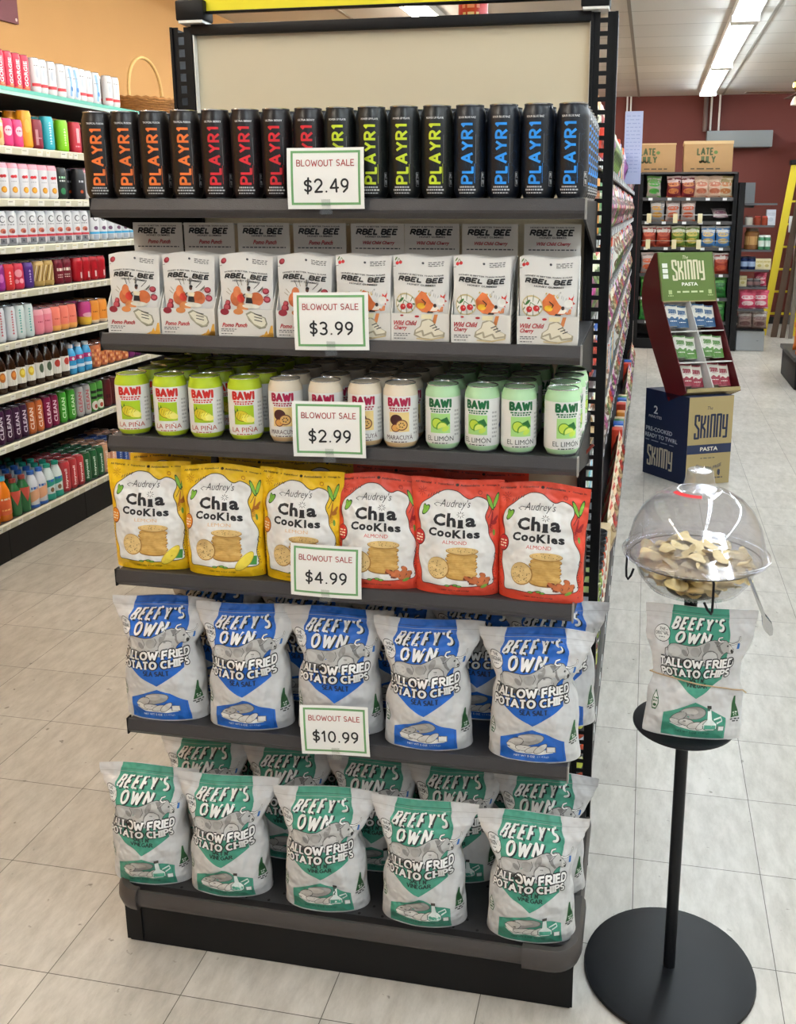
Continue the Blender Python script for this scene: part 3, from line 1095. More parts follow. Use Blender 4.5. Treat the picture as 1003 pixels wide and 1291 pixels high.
def chip_art(col, dark, flavour, vinegar):
    a = Art()
    ax = 1.0 / 1.16                                   # label units: x -1..1 is .222 m wide, y 0..1 is .255 m high -> 1 x unit = .435 y unit
    ax = .435
    # band with its point, and the dark hair line beside its edge
    a.rect(-1, .936, 1, .9385, 'aeadab', 0)
    a.rect(-1, .900, 1, .9015, 'bbbab8', 0)
    band = [(-.50, 1.0), (.47, 1.0), (.47, .47), (.0, .315), (-.50, .47)]
    a.poly(band, col, 0)
    for q in ((-.475, 1.0, -.475, .48), (.445, 1.0, .445, .48)):
        a.stroke([(q[0], q[1]), (q[2], q[3])], .0022, dark, 1, ax)
    a.rect(-.50, .955, .47, .958, dark, 1)
    for dx, dy, c, z, lw in ((.022, -.006, '16242a', 2, .0195), (0, 0, 'f0efec', 3, .0172)):
        a.line("BEEFY'S", -.43 + dx, .841 + dy, .80, .076, lw, c, z, ax, 'sq', .012, shear=.25, gap=.50)
        a.line("OWN", -.36 + dx, .740 + dy, .49, .075, lw, c, z, ax, 'sq', .010, shear=.25, gap=.50)
    a.ell(-.62, .785, .155, .068, '2a2a2c', 1)
    a.ell(-.62, .785, .145, .063, 'e4e3e0', 2)
    a.text('THE', -.675, .807, .11, .022, '2a2a2c', 3, bold=.015)
    a.text('ORIGINAL', -.745, .772, .25, .028, '2a2a2c', 3, bold=.015)
    a.scribble(-.675, .752, .11, .006, '2a2a2c', 3, 3)
    bull(a, -.54, .572, 1.13, .215, 4)
    for s, x, y, w, h, lw, sl, bd in (('TALLOW FRIED', -.69, .566, 1.30, .055, .0155, .034, .012), ('POTATO CHIPS', -.67, .488, 1.24, .053, .0155, .034, .012)):
        a.line(s, x, y, w, h, lw + .017, '1b1b1d', 14, ax, True, sl, bd)
        a.line(s, x, y, w, h, lw, 'f1f0ed', 16, ax, True, sl, bd)
    if vinegar:
        a.line("SALT N'", -.14, .437, .27, .028, .0075, '14352e', 2, ax, True)
        a.line("VINEGAR", -.18, .397, .36, .028, .0075, '14352e', 2, ax, True)
    else:
        a.line("SEA SALT", -.19, .415, .40, .034, .0085, '10294f', 2, ax, True)
    # house-shaped picture panel at the foot
    a.poly([(-.50, .012), (.50, .012), (.50, .185), (.0, .285), (-.50, .185)], col, 0)
    a.stroke([(.46, .03), (.46, .18)], .0022, dark, 1, ax)
    potatoes(a, -.38, .078, .80, .185, 2, vinegar)
    a.text('NET WT 5 OZ', -.26, .045, .30, .018, dark if vinegar else 'e9eef5', 2, bold=.015)
    a.text('(142g)', .07, .045, .16, .018, dark if vinegar else 'b9cfe8', 2)
    # badge and leaf emblem
    a.poly([(.70, .345), (.735, .345), (.75, .285), (.81, .235), (.835, .185), (.60, .180), (.63, .22), (.66, .29)], '2a5f36', 1)
    a.scribble(.665, .212, .12, .010, 'd9e2d8', 2, 2)
    a.scribble(.68, .192, .09, .014, 'd9e2d8', 2, 2, 4)
    a.scribble(.59, .162, .26, .010, '3a3a3b', 1, 3, 3)
    a.scribble(.64, .145, .16, .010, '3a3a3b', 1, 2, 5)
    a.poly([(-.72, .345), (-.65, .285), (-.63, .235), (-.67, .19), (-.77, .19), (-.81, .235), (-.79, .285)], '2a5f36', 1)
    a.poly([(-.72, .330), (-.665, .282), (-.65, .235), (-.68, .20), (-.76, .20), (-.79, .235), (-.775, .282)], 'e3e3df', 2)
    a.scribble(-.765, .272, .10, .010, '2a5f36', 3, 2)
    a.scribble(-.77, .248, .11, .012, '2a5f36', 3, 2, 4)
    a.ell(-.72, .222, .045, .011, '2a5f36', 3)
    return a


bagback = foil('b9b9b7')
CHIP = {}
for key, col, dark, fl, vin in (('blue', '1763c2', '123f7a', 'SEA SALT', False), ('green', '43977f', '1d5446', "SALT N' VINEGAR", True)):
    art = chip_art(col, dark, fl, vin)
    CHIP[key] = []
    for sd in (1.37, 4.81, 8.13):
        fn = pouch_fn(.226, .258, CH_HW, CH_BD, sd, .0085, .04, droop=.10, dent=.13)
        CHIP[key].append(Proto(make_pouch('chip_bag', fn, foil('d2d2d2'), art, bagback)))
        CHIP[key][-1].root['category'] = 'chip bag'


def place_bags(key, look, shelf, z, spots, group):
    for i, (x, y, rz, rx, v, row) in enumerate(spots):
        j = [s for s in spots if s[5] == row].index((x, y, rz, rx, v, row))
        rowname = ['front row', 'second row', 'back row'][row]
        CHIP[key][v].put((x, y, z), math.radians(rz), '%s-banded chip bag, %s on the %s, %s from its left end' % (look, rowname, shelf, ORD[j]), group, math.radians(rx))


zb = SZ['S5'] + .0006
place_bags('blue', 'blue', 'fifth shelf', zb, [(-.222, -.466, 4, 0, 0, 0), (-.032, -.466, 5, 0, 1, 0), (.158, -.452, 6, 0, 2, 0), (.348, -.468, 3, 0, 1, 0), (.562, -.470, 2, 0, 0, 0),
           (-.16, -.335, 6, 0, 1, 1), (.05, -.335, 4, 0, 2, 1), (.25, -.33, 5, 0, 0, 1), (.43, -.335, 3, 0, 2, 1), (.585, -.335, 6, 0, 1, 1),
           (-.13, -.205, 0, 0, 2, 2), (.08, -.20, 0, 0, 1, 2), (.30, -.205, 0, 0, 0, 2), (.500, -.205, 0, 0, 2, 2)], 'blue-banded chip bags on the fifth shelf')
place_bags('green', 'teal', 'base shelf', DZ + .0006, [(-.272, -.490, 5, 0, 2, 0), (-.088, -.492, 4, 0, 1, 0), (.130, -.495, 4, 0, 0, 0), (.343, -.496, 1, 0, 1, 0), (.566, -.497, 3, 0, 2, 0),
           (-.20, -.355, 4, 0, 1, 1), (.0, -.355, 3, 0, 0, 1), (.20, -.355, 4, 0, 2, 1), (.385, -.355, 3, 0, 1, 1), (.575, -.355, 2, 0, 0, 1),
           (-.15, -.215, 0, 0, 0, 2), (.07, -.215, 0, 0, 2, 2), (.29, -.215, 0, 0, 1, 2), (.50, -.215, 0, 0, 0, 2)], 'teal-banded chip bags on the base shelf')

# --- cookie pouches
CK_HW = [(0, .90), (.1, .90), (.35, .905), (.6, .92), (.8, .965), (.92, .995), (1, 1.0)]
CK_BD = [(0, .026), (.12, .031), (.4, .030), (.65, .022), (.82, .011), (.92, .004), (1, .001)]


def blob(pts, n=6):
    """closed Catmull-Rom curve through pts"""
    out = []
    k = len(pts)
    for i in range(k):
        p0, p1, p2, p3 = [pts[(i + j - 1) % k] for j in range(4)]
        for q in range(n):
            t = q / n
            out.append(tuple(.5 * ((2 * p1[c]) + (-p0[c] + p2[c]) * t + (2 * p0[c] - 5 * p1[c] + 4 * p2[c] - p3[c]) * t * t + (-p0[c] + 3 * p1[c] - 3 * p2[c] + p3[c]) * t ** 3) for c in (0, 1)))
    return out


def cookie_art(lemon):
    bg, dkline, accent, fl = ('e9bd12', '2b2417', 'e28a1e', 'LEMON') if lemon else ('dc4a33', '33191a', 'c31f26', 'ALMOND')
    a = Art()
    ax = .40
    cloud = blob([(-.70, .78), (-.52, .835), (-.40, .875), (-.22, .912), (.0, .905), (.16, .86), (.26, .845), (.40, .865), (.58, .835), (.62, .78), (.52, .70), (.58, .62), (.60, .54), (.74, .44), (.74, .36), (.66, .24),
                  (.70, .12), (.40, .095), (.10, .085), (.0, .105), (-.16, .085), (-.40, .095), (-.60, .10), (-.62, .20), (-.70, .34), (-.64, .50), (-.68, .60), (-.74, .70)], 5)
    a.poly([(.0 + (u) * 1.0, v) for u, v in cloud], 'e6e5e2', 1)
    a.stroke(cloud + cloud[:1], .0065, dkline, 2, ax)
    # fine print along the top seal
    for k, (s, x, w) in enumerate((('All Natural', -.90, .36), ('Superfood', -.40, .32), ('Antioxidants', .06, .40), ('Omega 3s', .60, .30))):
        a.text(s, x, .950 - k * .002, w, .017, dkline, 2, bold=.02)
    a.ell(.0, .957, .035, .012, dkline, 2)
    a.ell(-.46, .957, .012, .005, dkline, 2)
    a.ell(.53, .953, .012, .005, dkline, 2)
    # hand lettering
    a.text("Audrey's", -.30, .755, .56, .085, '26262a', 3, shear=.35, bold=-.004)
    a.stroke([(-.36, .775), (-.42, .79), (-.36, .805), (-.24, .795)], .004, '26262a', 3, ax)
    a.text('C', -.38, .615, .21, .105, '1f1f22', 3, bold=.045)
    a.text('h', -.145, .612, .15, .115, '1f1f22', 3, bold=.04)
    a.text('ı', .04, .606, .08, .072, '1f1f22', 3, bold=.05)
    a.rect(.03, .604, .13, .616, '1f1f22', 3)
    a.text('a', .16, .615, .18, .082, '1f1f22', 3, bold=.04)
    for k in range(8):
        ca, sa = math.cos(k * PI / 4), math.sin(k * PI / 4)
        a.stroke([(.08 + .030 * ca, .718 + .012 * sa), (.08 + .062 * ca, .718 + .026 * sa)], .004, '1f1f22', 3, ax)
    for ch, x, y, w, h in (('C', -.46, .525, .15, .072), ('o', -.30, .523, .12, .054), ('o', -.17, .521, .11, .052), ('K', -.045, .519, .15, .070), ('i', .115, .519, .045, .072), ('e', .175, .518, .11, .050), ('s', .295, .518, .11, .052)):
        a.text(ch, x, y, w, h, '1f1f22', 3, bold=.045)
    a.text(fl, -.20, .466, .38, .030, 'e0b98a' if lemon else 'c8423a', 3)
    # round claim badge on the left edge
    a.ell(-.68, .495, .155, .073, '6d2417' if lemon else '4b1014', 3)
    a.ell(-.68, .497, .138, .065, accent, 4)
    for k in range(3):
        a.scribble(-.775, .512 - k * .024, .19, .012, 'f5e6c8', 5, 2, k)
    # pile of cookies and one leaning in front
    for k in range(7):
        y = .175 + k * .031
        a.ell(.105 + .012 * math.sin(k * 2.3), y, .245, .033, '8a6128', 3 + 0, 22)
        a.ell(.105 + .012 * math.sin(k * 2.3), y + .007, .240, .029, 'd3ab62' if k % 2 else 'c99d52', 3 + 1, 22)
    a.ell(.115, .408, .255, .036, 'a87c3c', 5)
    a.ell(.115, .412, .245, .032, 'ddbd7c', 6)
    a.ell(-.27, .245, .185, .100, 'a87c3c', 6, rot=0)
    a.ell(-.275, .248, .172, .093, 'dfc082', 7)
    rg = random.Random(3)
    for k in range(34):
        t, q = rg.uniform(0, 2 * PI), rg.uniform(0, .9) ** .5
        a.ell(-.275 + .16 * q * math.cos(t), .248 + .086 * q * math.sin(t), .009, .0035, '6b4a20', 8, 6)
    for k in range(16):
        t, q = rg.uniform(0, 2 * PI), rg.uniform(0, .9) ** .5
        a.ell(.115 + .22 * q * math.cos(t), .412 + .026 * q * math.sin(t), .008, .003, '6b4a20', 7, 6)
    if lemon:
        a.poly([(.50, .20), (.66, .20), (.64, .115), (.46, .12)], '3d8a3a', 6)
        a.ell(.40, .150, .20, .060, 'b89a1c', 7, rot=22)
        a.ell(.40, .152, .188, .054, 'ecd548', 8, rot=22)
    else:
        for k in range(16):
            x, y = .34 + rg.uniform(-.16, .24), .145 + rg.uniform(-.035, .055)
            a.ell(x, y, .065, .021, '6b2f17', 7, 10, rot=rg.uniform(-20, 20))
            a.ell(x, y + .002, .056, .017, 'c0693a', 8, 10, rot=rg.uniform(-20, 20))
        a.ell(.48, .095, .07, .016, '6d9a34', 9, 10, rot=10)
    for x, y in ((-.12, .088), (.0, .098), (.06, .088)):
        a.ell(x, y, .045, .012, '2f5a2c', 4, 10)
        a.ell(x, y, .032, .007, '7db544', 5, 10)
    a.text('NET WT 4 OZ (113g)', -.22, .035, .44, .014, dkline, 2, bold=.02)
    # little garden drawings around the border
    for cx, cy, rx, ry, ro in ((-.57, .735, .085, .036, 20), (-.60, .748, .05, .03, -30)):
        a.ell(cx, cy, rx, ry, '23401c', 3, 12, ro)
        a.ell(cx, cy, rx * .78, ry * .78, '7fb83c', 4, 12, ro)
    for cx, cy, ro in ((.66, .815, -40), (.80, .83, 40)):
        a.ell(cx, cy, .10, .037, '23401c', 3, 12, ro)
        a.ell(cx, cy, .082, .028, '7fb83c', 4, 12, ro)
    a.stroke([(.74, .79), (.66, .74), (.58, .69)], .005, dkline, 3, ax)
    dec = 'b06a1c' if lemon else '9c1b22'
    for cx, cy, ro in ((.66, .67, 60), (.76, .67, 20), (.72, .645, 0)):
        a.ell(cx, cy, .085, .020, dec, 3, 10, ro)
    a.ell(-.76, .68, .075, .014, dec, 3, 8, -60)
    for k in range(9):
        t = k * 2 * PI / 9
        a.stroke([(-.72 + .05 * math.cos(t), .885 + .022 * math.sin(t)), (-.72 + .10 * math.cos(t), .885 + .040 * math.sin(t))], .004, dec, 2, ax)
    a.stroke(arc(-.72, .885, .03, .013, 0, 360, 10), .004, dec, 2, ax)
    for k in range(5):
        a.stroke([(-.56 + k * .05, .845 + k * .008), (-.55 + k * .05, .865 + k * .008)], .005, dkline, 2, ax)
    a.stroke(arc(.46, .895, .04, .015, 0, 400, 10), .005, dec, 2, ax)
    for k in range(6):
        a.stroke([(.60, .56 + k * .013), (.68, .57 + k * .013)], .005, dec, 3, ax)
    a.ell(.72, .56, .035, .028, '5f8f2c', 3, 10, -20)
    a.stroke([(.82, .36), (.74, .385), (.70, .35), (.76, .33)], .0045, dkline, 3, ax)
    for k in range(8):
        a.ell(.70 - .02 * math.sin(k), .30 - k * .022, .014, .006, dkline, 3, 6)
    for k in range(8):
        a.ell(-.76 + .03 * math.sin(k * 2), .44 - k * .026, .018, .007, '4d7a2a' if k % 3 == 0 else dkline, 3, 6)
    for k in range(10):
        a.ell(rg.choice((-1, 1)) * rg.uniform(.70, .84), rg.uniform(.05, .20), .016, .007, dec, 3, 6)
    return a


COOK = {}
for key, bg in (('lemon', 'e9bd12'), ('almond', 'dc4a33')):
    art = cookie_art(key == 'lemon')
    COOK[key] = []
    for sd in (2.2, 6.6):
        fn = pouch_fn(.177, .222, CK_HW, CK_BD, sd, .0022, .015, droop=.06)
        COOK[key].append(Proto(make_pouch('cookie_pouch', fn, foil(bg), art, None, 26, 34)))
        COOK[key][-1].root['category'] = 'cookie pouch'
zc = SZ['S4'] + .0006
spots = [('lemon', -.225, -.474, 4, 0, 0), ('lemon', -.064, -.478, 3, 1, 0), ('lemon', .100, -.480, -4, 0, 0), ('almond', .256, -.480, 3, 1, 0), ('almond', .409, -.481, 2, 0, 0), ('almond', .570, -.484, -3, 1, 0),
         ('lemon', -.215, -.405, 3, 1, 1), ('lemon', -.020, -.400, 2, 0, 1), ('lemon', .125, -.398, 0, 1, 1), ('almond', .270, -.405, 2, 0, 1), ('almond', .345, -.335, 0, 1, 2), ('almond', .445, -.400, 0, 0, 1)]
for i, (k, x, y, rz, v, row) in enumerate(spots):
    j = [s for s in spots if s[5] == row].index(spots[i])
    COOK[k][v].put((x, y, zc), math.radians(rz), '%s cookie pouch, fourth shelf %s, %s from its left end' % ('yellow lemon' if k == 'lemon' else 'orange-red almond', ['front row', 'second row', 'third row'][row], ORD[j]), 'cookie pouches on the fourth shelf')

# --- honey gummy pouches in shelf-ready trays
GM_HW = [(0, .97), (.2, .97), (.5, .97), (.8, .99), (1, 1.0)]
GM_BD = [(0, .008), (.15, .0085), (.45, .0075), (.7, .005), (.88, .002), (1, .0007)]


def bee_head(a, y, ax, sc=1.0):
    a.text('HONEY IS BETTER THAN SUGAR', -.78, y + .095, 1.56, .018, '1c1c1e', 3, bold=.02)
    a.line('RBEL BEE', -.74, y + .024, 1.50, .048, .0170, '151517', 3, ax, shear=.3, gap=.20, serif='sq')
    a.text('HONEY GUMMIES', -.46, y - .022, .95, .022, '1c1c1e', 3, bold=.02, shear=.1)


def gummy_pouch_art(pomo):
    """label units: x -1..1 is .104 m, y 0..1 is .152 m"""
    a = Art()
    ax = .342
    bee_head(a, .68, ax)
    if pomo:
        a.ell(-.82, .925, .11, .036, '8e2030', 2)
        a.ell(-.80, .93, .06, .02, 'b23a45', 3)
    else:
        for x, y in ((-.84, .91), (-.72, .918)):
            a.ell(x, y, .06, .021, 'c9292c', 2)
        a.stroke([(-.84, .93), (-.78, .965), (-.72, .935)], .006, '5d7a3a', 2, ax)
        a.ell(-.88, .962, .05, .012, '5d7a3a', 2, 10, 20)
    a.ell(.06, .935, .042, .014, '55555a', 2)
    for k in range(3):
        a.scribble(.24, .942 - k * .022, .56, .008, '4a4a4d', 2, 5, k)
    a.stroke([(-1, .875), (-.9, .875)], .006, '77777a', 2, ax)
    if pomo:
        a.ell(-.30, .45, .26, .095, 'c5683a', 2, 22, 0)
        a.ell(-.30, .53, .14, .07, 'd47b4b', 3)
        a.ell(.36, .46, .24, .085, 'c5683a', 2)
        a.ell(-.12, .34, .20, .055, 'd08348', 3)
        a.ell(-.17, .455, .13, .05, 'd13a2c', 4)
        a.poly([(.02, .47), (.20, .47), (.24, .52), (-.02, .52)], 'e6d8b8', 5)
        a.poly([(-.01, .40), (.23, .40), (.20, .47), (.02, .47)], '232226', 5)
        a.ell(.10, .575, .055, .028, '5a3426', 5)
        a.ell(.11, .595, .06, .017, '1d1a1c', 6)
        a.stroke([(-.02, .51), (-.09, .49), (-.03, .46)], .012, '5a3426', 6, ax)
        for x, y, q in ((.70, .565, .13), (.74, .46, .14), (-.72, .345, .17), (-.68, .40, .12)):
            a.ell(x, y, q, q * .30, '8e2030', 2)
            a.ell(x - .01, y + .006, q * .7, q * .18, 'c65560', 3)
        for k in range(14):
            rg = random.Random(k)
            t = rg.uniform(0, PI)
            r0_, r1_ = rg.uniform(.5, .7), rg.uniform(.75, .92)
            a.stroke([(r0_ * math.cos(t), .40 + .22 * math.sin(t)), (r1_ * math.cos(t), .40 + .30 * math.sin(t))], .007, '3a3a3c' if k % 2 else '9a8f74', 1, ax)
        a.ell(.18, .365, .30, .03, 'd9d6c8', 4)
    else:
        a.ell(-.52, .435, .38, .125, 'c9b98a', 1)
        a.ell(-.52, .435, .34, .108, 'e4e2da', 2)
        for x, y in ((-.60, .395), (-.36, .41)):
            a.ell(x, y, .105, .036, 'c9292c', 4)
            a.ell(x + .03, y + .008, .03, .01, 'e9a09a', 5)
        a.stroke([(-.60, .425), (-.55, .475), (-.38, .44)], .008, '4d7a3a', 4, ax)
        a.ell(-.66, .475, .10, .020, '3f7a3f', 4, 10, 15)
        for k in range(9):
            t = k * .7
            a.ell(-.52 + .30 * math.cos(t), .435 + .09 * math.sin(t), .05, .012, '6f7a5a', 3, 8, k * 40)
        a.poly([(-.14, .40), (-.18, .50), (.02, .60), (.16, .58), (.34, .47), (.50, .42), (.62, .36), (.30, .34), (.05, .345)], 'd9743c', 3)
        a.ell(.02, .42, .13, .036, 'e8b52c', 5)
        a.stroke([(.04, .50), (.16, .46), (.12, .43)], .010, '2a2326', 5, ax)
        a.poly([(.52, .50), (.66, .53), (.66, .56), (.74, .53), (.86, .565), (.80, .50), (.92, .47), (.78, .455), (.80, .41), (.66, .46), (.56, .45)], 'd23a2a', 2)
        a.ell(.66, .475, .16, .05, 'e9e5dc', 3)
        a.poly([(.30, .36), (.52, .36), (.60, .40), (.40, .42)], 'ece4d4', 5)
        a.ell(.46, .425, .055, .024, '3a2622', 6)
        a.poly([(.20, .335), (.40, .335), (.40, .35), (.24, .36)], '232226', 5)
        a.poly([(.56, .345), (.74, .35), (.76, .41), (.68, .41), (.62, .375)], 'cf7c4a', 5)
        for k in range(12):
            rg = random.Random(k + 40)
            x, y = rg.uniform(-.1, .95), rg.uniform(.53, .62)
            a.ell(x, y, .03, .012, 'c9b06a' if k % 2 else 'b9b9b4', 1, 6, rg.uniform(0, 90))
    return a


def gummy_front_art(pomo):
    """the cut-down front wall of the tray: x -1..1 is .106 m, y 0..1 is .066 m"""
    a = Art()
    ax = .80
    if pomo:
        a.text('Pomo Punch', -.86, .36, .92, .16, 'b3262c', 2, shear=.35, bold=.03)
        a.ell(-.74, .92, .16, .12, '8e2030', 2)
        a.ell(-.24, .93, .18, .11, 'd08348', 2)
        shoe = [(.02, .86), (.20, .96), (.50, .82), (.74, .72), (.80, .50), (.72, .34), (.50, .30), (.30, .44), (.12, .62)]
        a.poly(shoe, '8f8d78', 2)
        a.poly([(.42 + (u - .42) * .86, .64 + (v - .64) * .80) for u, v in shoe], 'dedac6', 3)
        for k in range(3):
            a.stroke([(.34, .86 - k * .11), (.60, .80 - k * .11)], .03, '2a2a2b', 4, ax)
        a.stroke([(.08, .78), (.30, .48), (.58, .36), (.76, .44)], .04, 'aaa68d', 4, ax)
        for p in ([(.44, .0), (.66, .12), (.60, .0)], [(.60, .0), (.76, .26), (.84, .0)], [(.78, .0), (.92, .44), (.98, .44), (1, .0)], [(.70, .0), (.84, .16), (1.0, .16), (1.0, .0)]):
            a.poly(p, 'd9a13a', 2)
    else:
        a.text('Wild Child', -.90, .58, .80, .17, 'b3262c', 2, shear=.35, bold=.03)
        a.text('Cherry', -.90, .38, .46, .19, 'b3262c', 2, shear=.35, bold=.03)
        shoe = [(-.22, .24), (-.18, .42), (.0, .56), (.06, .76), (.30, .86), (.48, .74), (.60, .48), (.86, .34), (.84, .18), (.40, .06), (.05, .10)]
        a.poly(shoe, 'a59c83', 2)
        a.poly([(.3 + (u - .3) * .9, .45 + (v - .45) * .86) for u, v in shoe], 'e2dac4', 3)
        a.stroke([(-.16, .30), (.08, .40), (.12, .22), (.40, .34), (.48, .20), (.80, .26)], .055, 'a59c83', 4, ax)
        a.stroke([(-.10, .12), (.30, .08), (.80, .17)], .05, 'cdb98c', 4, ax)
        for k in range(3):
            a.stroke([(.36 + k * .08, .56 - k * .07), (.50 + k * .08, .62 - k * .07)], .03, '2a2a2b', 5, ax)
        a.poly([(.04, .82), (.40, .82), (.44, .98), (.06, .98)], 'e6dcb2', 3)
        a.poly([(.40, .60), (.54, .66), (.62, .98), (.50, .98)], 'c9793f', 2)
        a.ell(-.62, .93, .06, .03, 'b3262c', 2)
        a.ell(-.10, .90, .08, .04, 'b3262c', 2)
    for k in range(3):
        a.scribble(-.90, .27 - k * .065 - (.04 if k == 2 else 0), .56 - k * .08, .028, '4a4a4d', 2, 6, k)
    return a


gwhite = ink('dddbd6', .5)
card = ink('d9d6cf', .6)
GP = {}
for pomo in (True, False):
    fn = pouch_fn(.104, .150, GM_HW, GM_BD, 3.3 + pomo, .0009, .008, droop=.02)
    o = make_pouch('gummy_pouch', fn, gwhite, gummy_pouch_art(pomo), ink('c9c9ca', .4), 14, 20, du=.2, dv=.08, step=.00012)
    o['category'] = 'gummy pouch'
    plain = make_pouch('gummy_pouch', fn, gwhite, None, ink('c9c9ca', .4), 14, 20)
    plain['category'] = 'gummy pouch'
    GP[pomo] = (Proto(o), Proto(plain))


def make_tray(pomo):
    t = thing('display_tray', '', 'display tray')
    mb = MB()
    w, d, fh = .0535, .120, .051
    mb.box(-w, w, 0, .0015, 0, fh, card)                               # front wall (front face at y = 0)
    mb.box(-w, w, 0, d, 0, .0015, card)
    for s in (-w, w - .0015):                                          # side walls with the slanting cut
        mb.prism([(0.0015, .0015), (d, .0015), (d, .150), (d - .02, .150), (.03, fh + .045), (0.0015, fh)], 'x', s, s + .0015, card)
    mb.box(-w, w, d - .0015, d, 0, .15, card)
    a = gummy_front_art(pomo)
    a.emit(mb, lambda x, y, dd: (x * w, -dd, y * fh), .0003, .00012)
    b = Art()                                                          # the round mark on the side wall
    b.ell(.055, .075, .012, .014, '232326', 0)
    b.ell(.055, .075, .007, .009, 'cfcdc8', 1)
    for k in range(6):
        b.scribble(.02, .012 + k * .007, .07, .003, '55555a', 0, 8, k)
    b.emit(mb, lambda x, y, dd: (w + dd, x, y), .0003)
    body = mb.build('tray_body', t, 0)
    hb = MB().box(-w + .001, w - .001, d, d + .002, .13, .208, card).box(-w + .001, w - .001, d + .002, d + .024, .204, .206, card)
    h = Art()
    h.rect(-1, .130, 1, .148, 'b7625c', 1)
    h.scribble(-.9, .136, 1.8, .005, '8e3a36', 2, 14, 3)
    h.text('HONEY IS BETTER THAN SUGAR', -.78, .2005, 1.56, .0028, '1c1c1e', 3, bold=.02)
    h.line('RBEL BEE', -.76, .1878, 1.50, .0092, .0031, '151517', 3, .0525, shear=.3, gap=.20, serif='sq')
    h.text('HONEY GUMMIES', -.46, .1815, .95, .0036, '1c1c1e', 3, bold=.02)
    h.text('Pomo Punch' if pomo else 'Wild Child Cherry', -.42 if pomo else -.55, .167, .92 if pomo else 1.2, .0085, 'b3262c', 3, shear=.35, bold=.03)
    h.scribble(-.84, .160, 1.68, .0022, '4a4a4d', 2, 16, 5)
    h.emit(hb, lambda x, y, dd: (x * (w - .001), d - dd, y), .0003, .00012)
    head = hb.build('header_card', t, 0)
    return Proto(t, [body, head])


TR = {True: make_tray(True), False: make_tray(False)}
GX = [-.223, -.112, .006, .120, .233, .341, .453, .572]
GR = [1, 2, 3, 3, 1, 2, 2, 3]
for i, x in enumerate(GX):
    pomo = i < 4
    z = SZ['S2'] + .0006
    y0 = SY['S2'] + .006 + (.003 if i % 2 else 0)
    flav = 'pomegranate gummies' if pomo else 'cherry gummies'
    TR[pomo].put((x, y0, z), math.radians(GR[i]), 'white card tray of %s, %s from the left on the second shelf' % (flav, ORD[i]), 'gummy display trays')
    ca, sa = math.cos(math.radians(GR[i])), math.sin(math.radians(GR[i]))
    for n in range(5):
        yy = .0135 + n * .0185
        (GP[pomo][0] if n == 0 else GP[pomo][1]).put((x - yy * sa + (.0 if n == 0 else .0012 * math.sin(n * 3 + i)), y0 + yy * ca, z + .0022), math.radians(GR[i]),
            'white pouch of %s, %s in the %s tray from the left' % (flav, 'front one' if n == 0 else ORD[n] + ' behind the front', ORD[i]), 'gummy pouches standing in the trays', math.radians(-1.5))

# ------------------------------------------------------------------ price cards clipped to the shelf fronts
paper = mat('white_card', 'f2f1ec', .6)
for i, (price, cx, cz, sh, rz, ry, rx) in enumerate((('$2.49', .177, 1.640, 'S1', 2, -.3, -3), ('$3.99', .179, 1.388, 'S2', 3, -1.0, -3), ('$2.99', .172, 1.187, 'S3', 2, -.8, -3), ('$4.99', .160, .909, 'S4', 3, 1.0, -2), ('$10.99', .170, .574, 'S5', 3, -2.0, -3))):
    t = thing('price_card', 'white price card with green border reading %s on the %s shelf front' % (price, ['top', 'second', 'third', 'fourth', 'fifth'][i]), 'price card', (cx, SY[sh] - .013, cz), 0, 'blowout sale price cards')
    t.rotation_euler = (math.radians(rx), math.radians(ry), math.radians(rz))
    mb = MB()

    def bow(x, y, d, i=i):
        return (x, -d + .0035 * ((x / .07) ** 2) * (1 if i % 2 else -.6) + .002 * (y / .05) ** 2, y)
    mb.grid(lambda u, v: bow(-.070 + .140 * u, -.0525 + .105 * v, .0004), 10, 8, paper)
    mb.grid(lambda u, v: bow(-.070 + .140 * u, -.0525 + .105 * v, -.0004), 10, 8, paper, flip=True)
    a = Art()
    g = '6fa46a'
    for r in ((-.063, .0435, .0635, .0475), (-.063, -.0455, .0635, -.0415), (-.063, -.0455, -.059, .0475), (.0595, -.0455, .0635, .0475)):
        a.rect(*r, g, 0)
    a.line('BLOWOUT SALE', -.052, .0215, .104, .0100, .0015, 'a8302e', 1, jit=.05)
    w = .080 if len(price) == 5 else .092
    a.line(price, -w / 2 + .001, -.0235, w, .0215, .0034, '1b1b1c', 1, jit=.03)
    a.emit(mb, bow, .0007, .00012, .014, .0131)
    mb.build('card', t, 0)
    ct = clear_plastic('clear_clip', (.93, .94, .93), .08)
    mb = MB().box(-.008, .008, -.0022, -.0012, -.047, -.036, ct).box(-.012, .012, -.0012, .0008, -.062, -.0530, ct).box(-.008, .008, .0012, .0022, -.062, -.036, ct)
    mb.build('clip', t, 0)

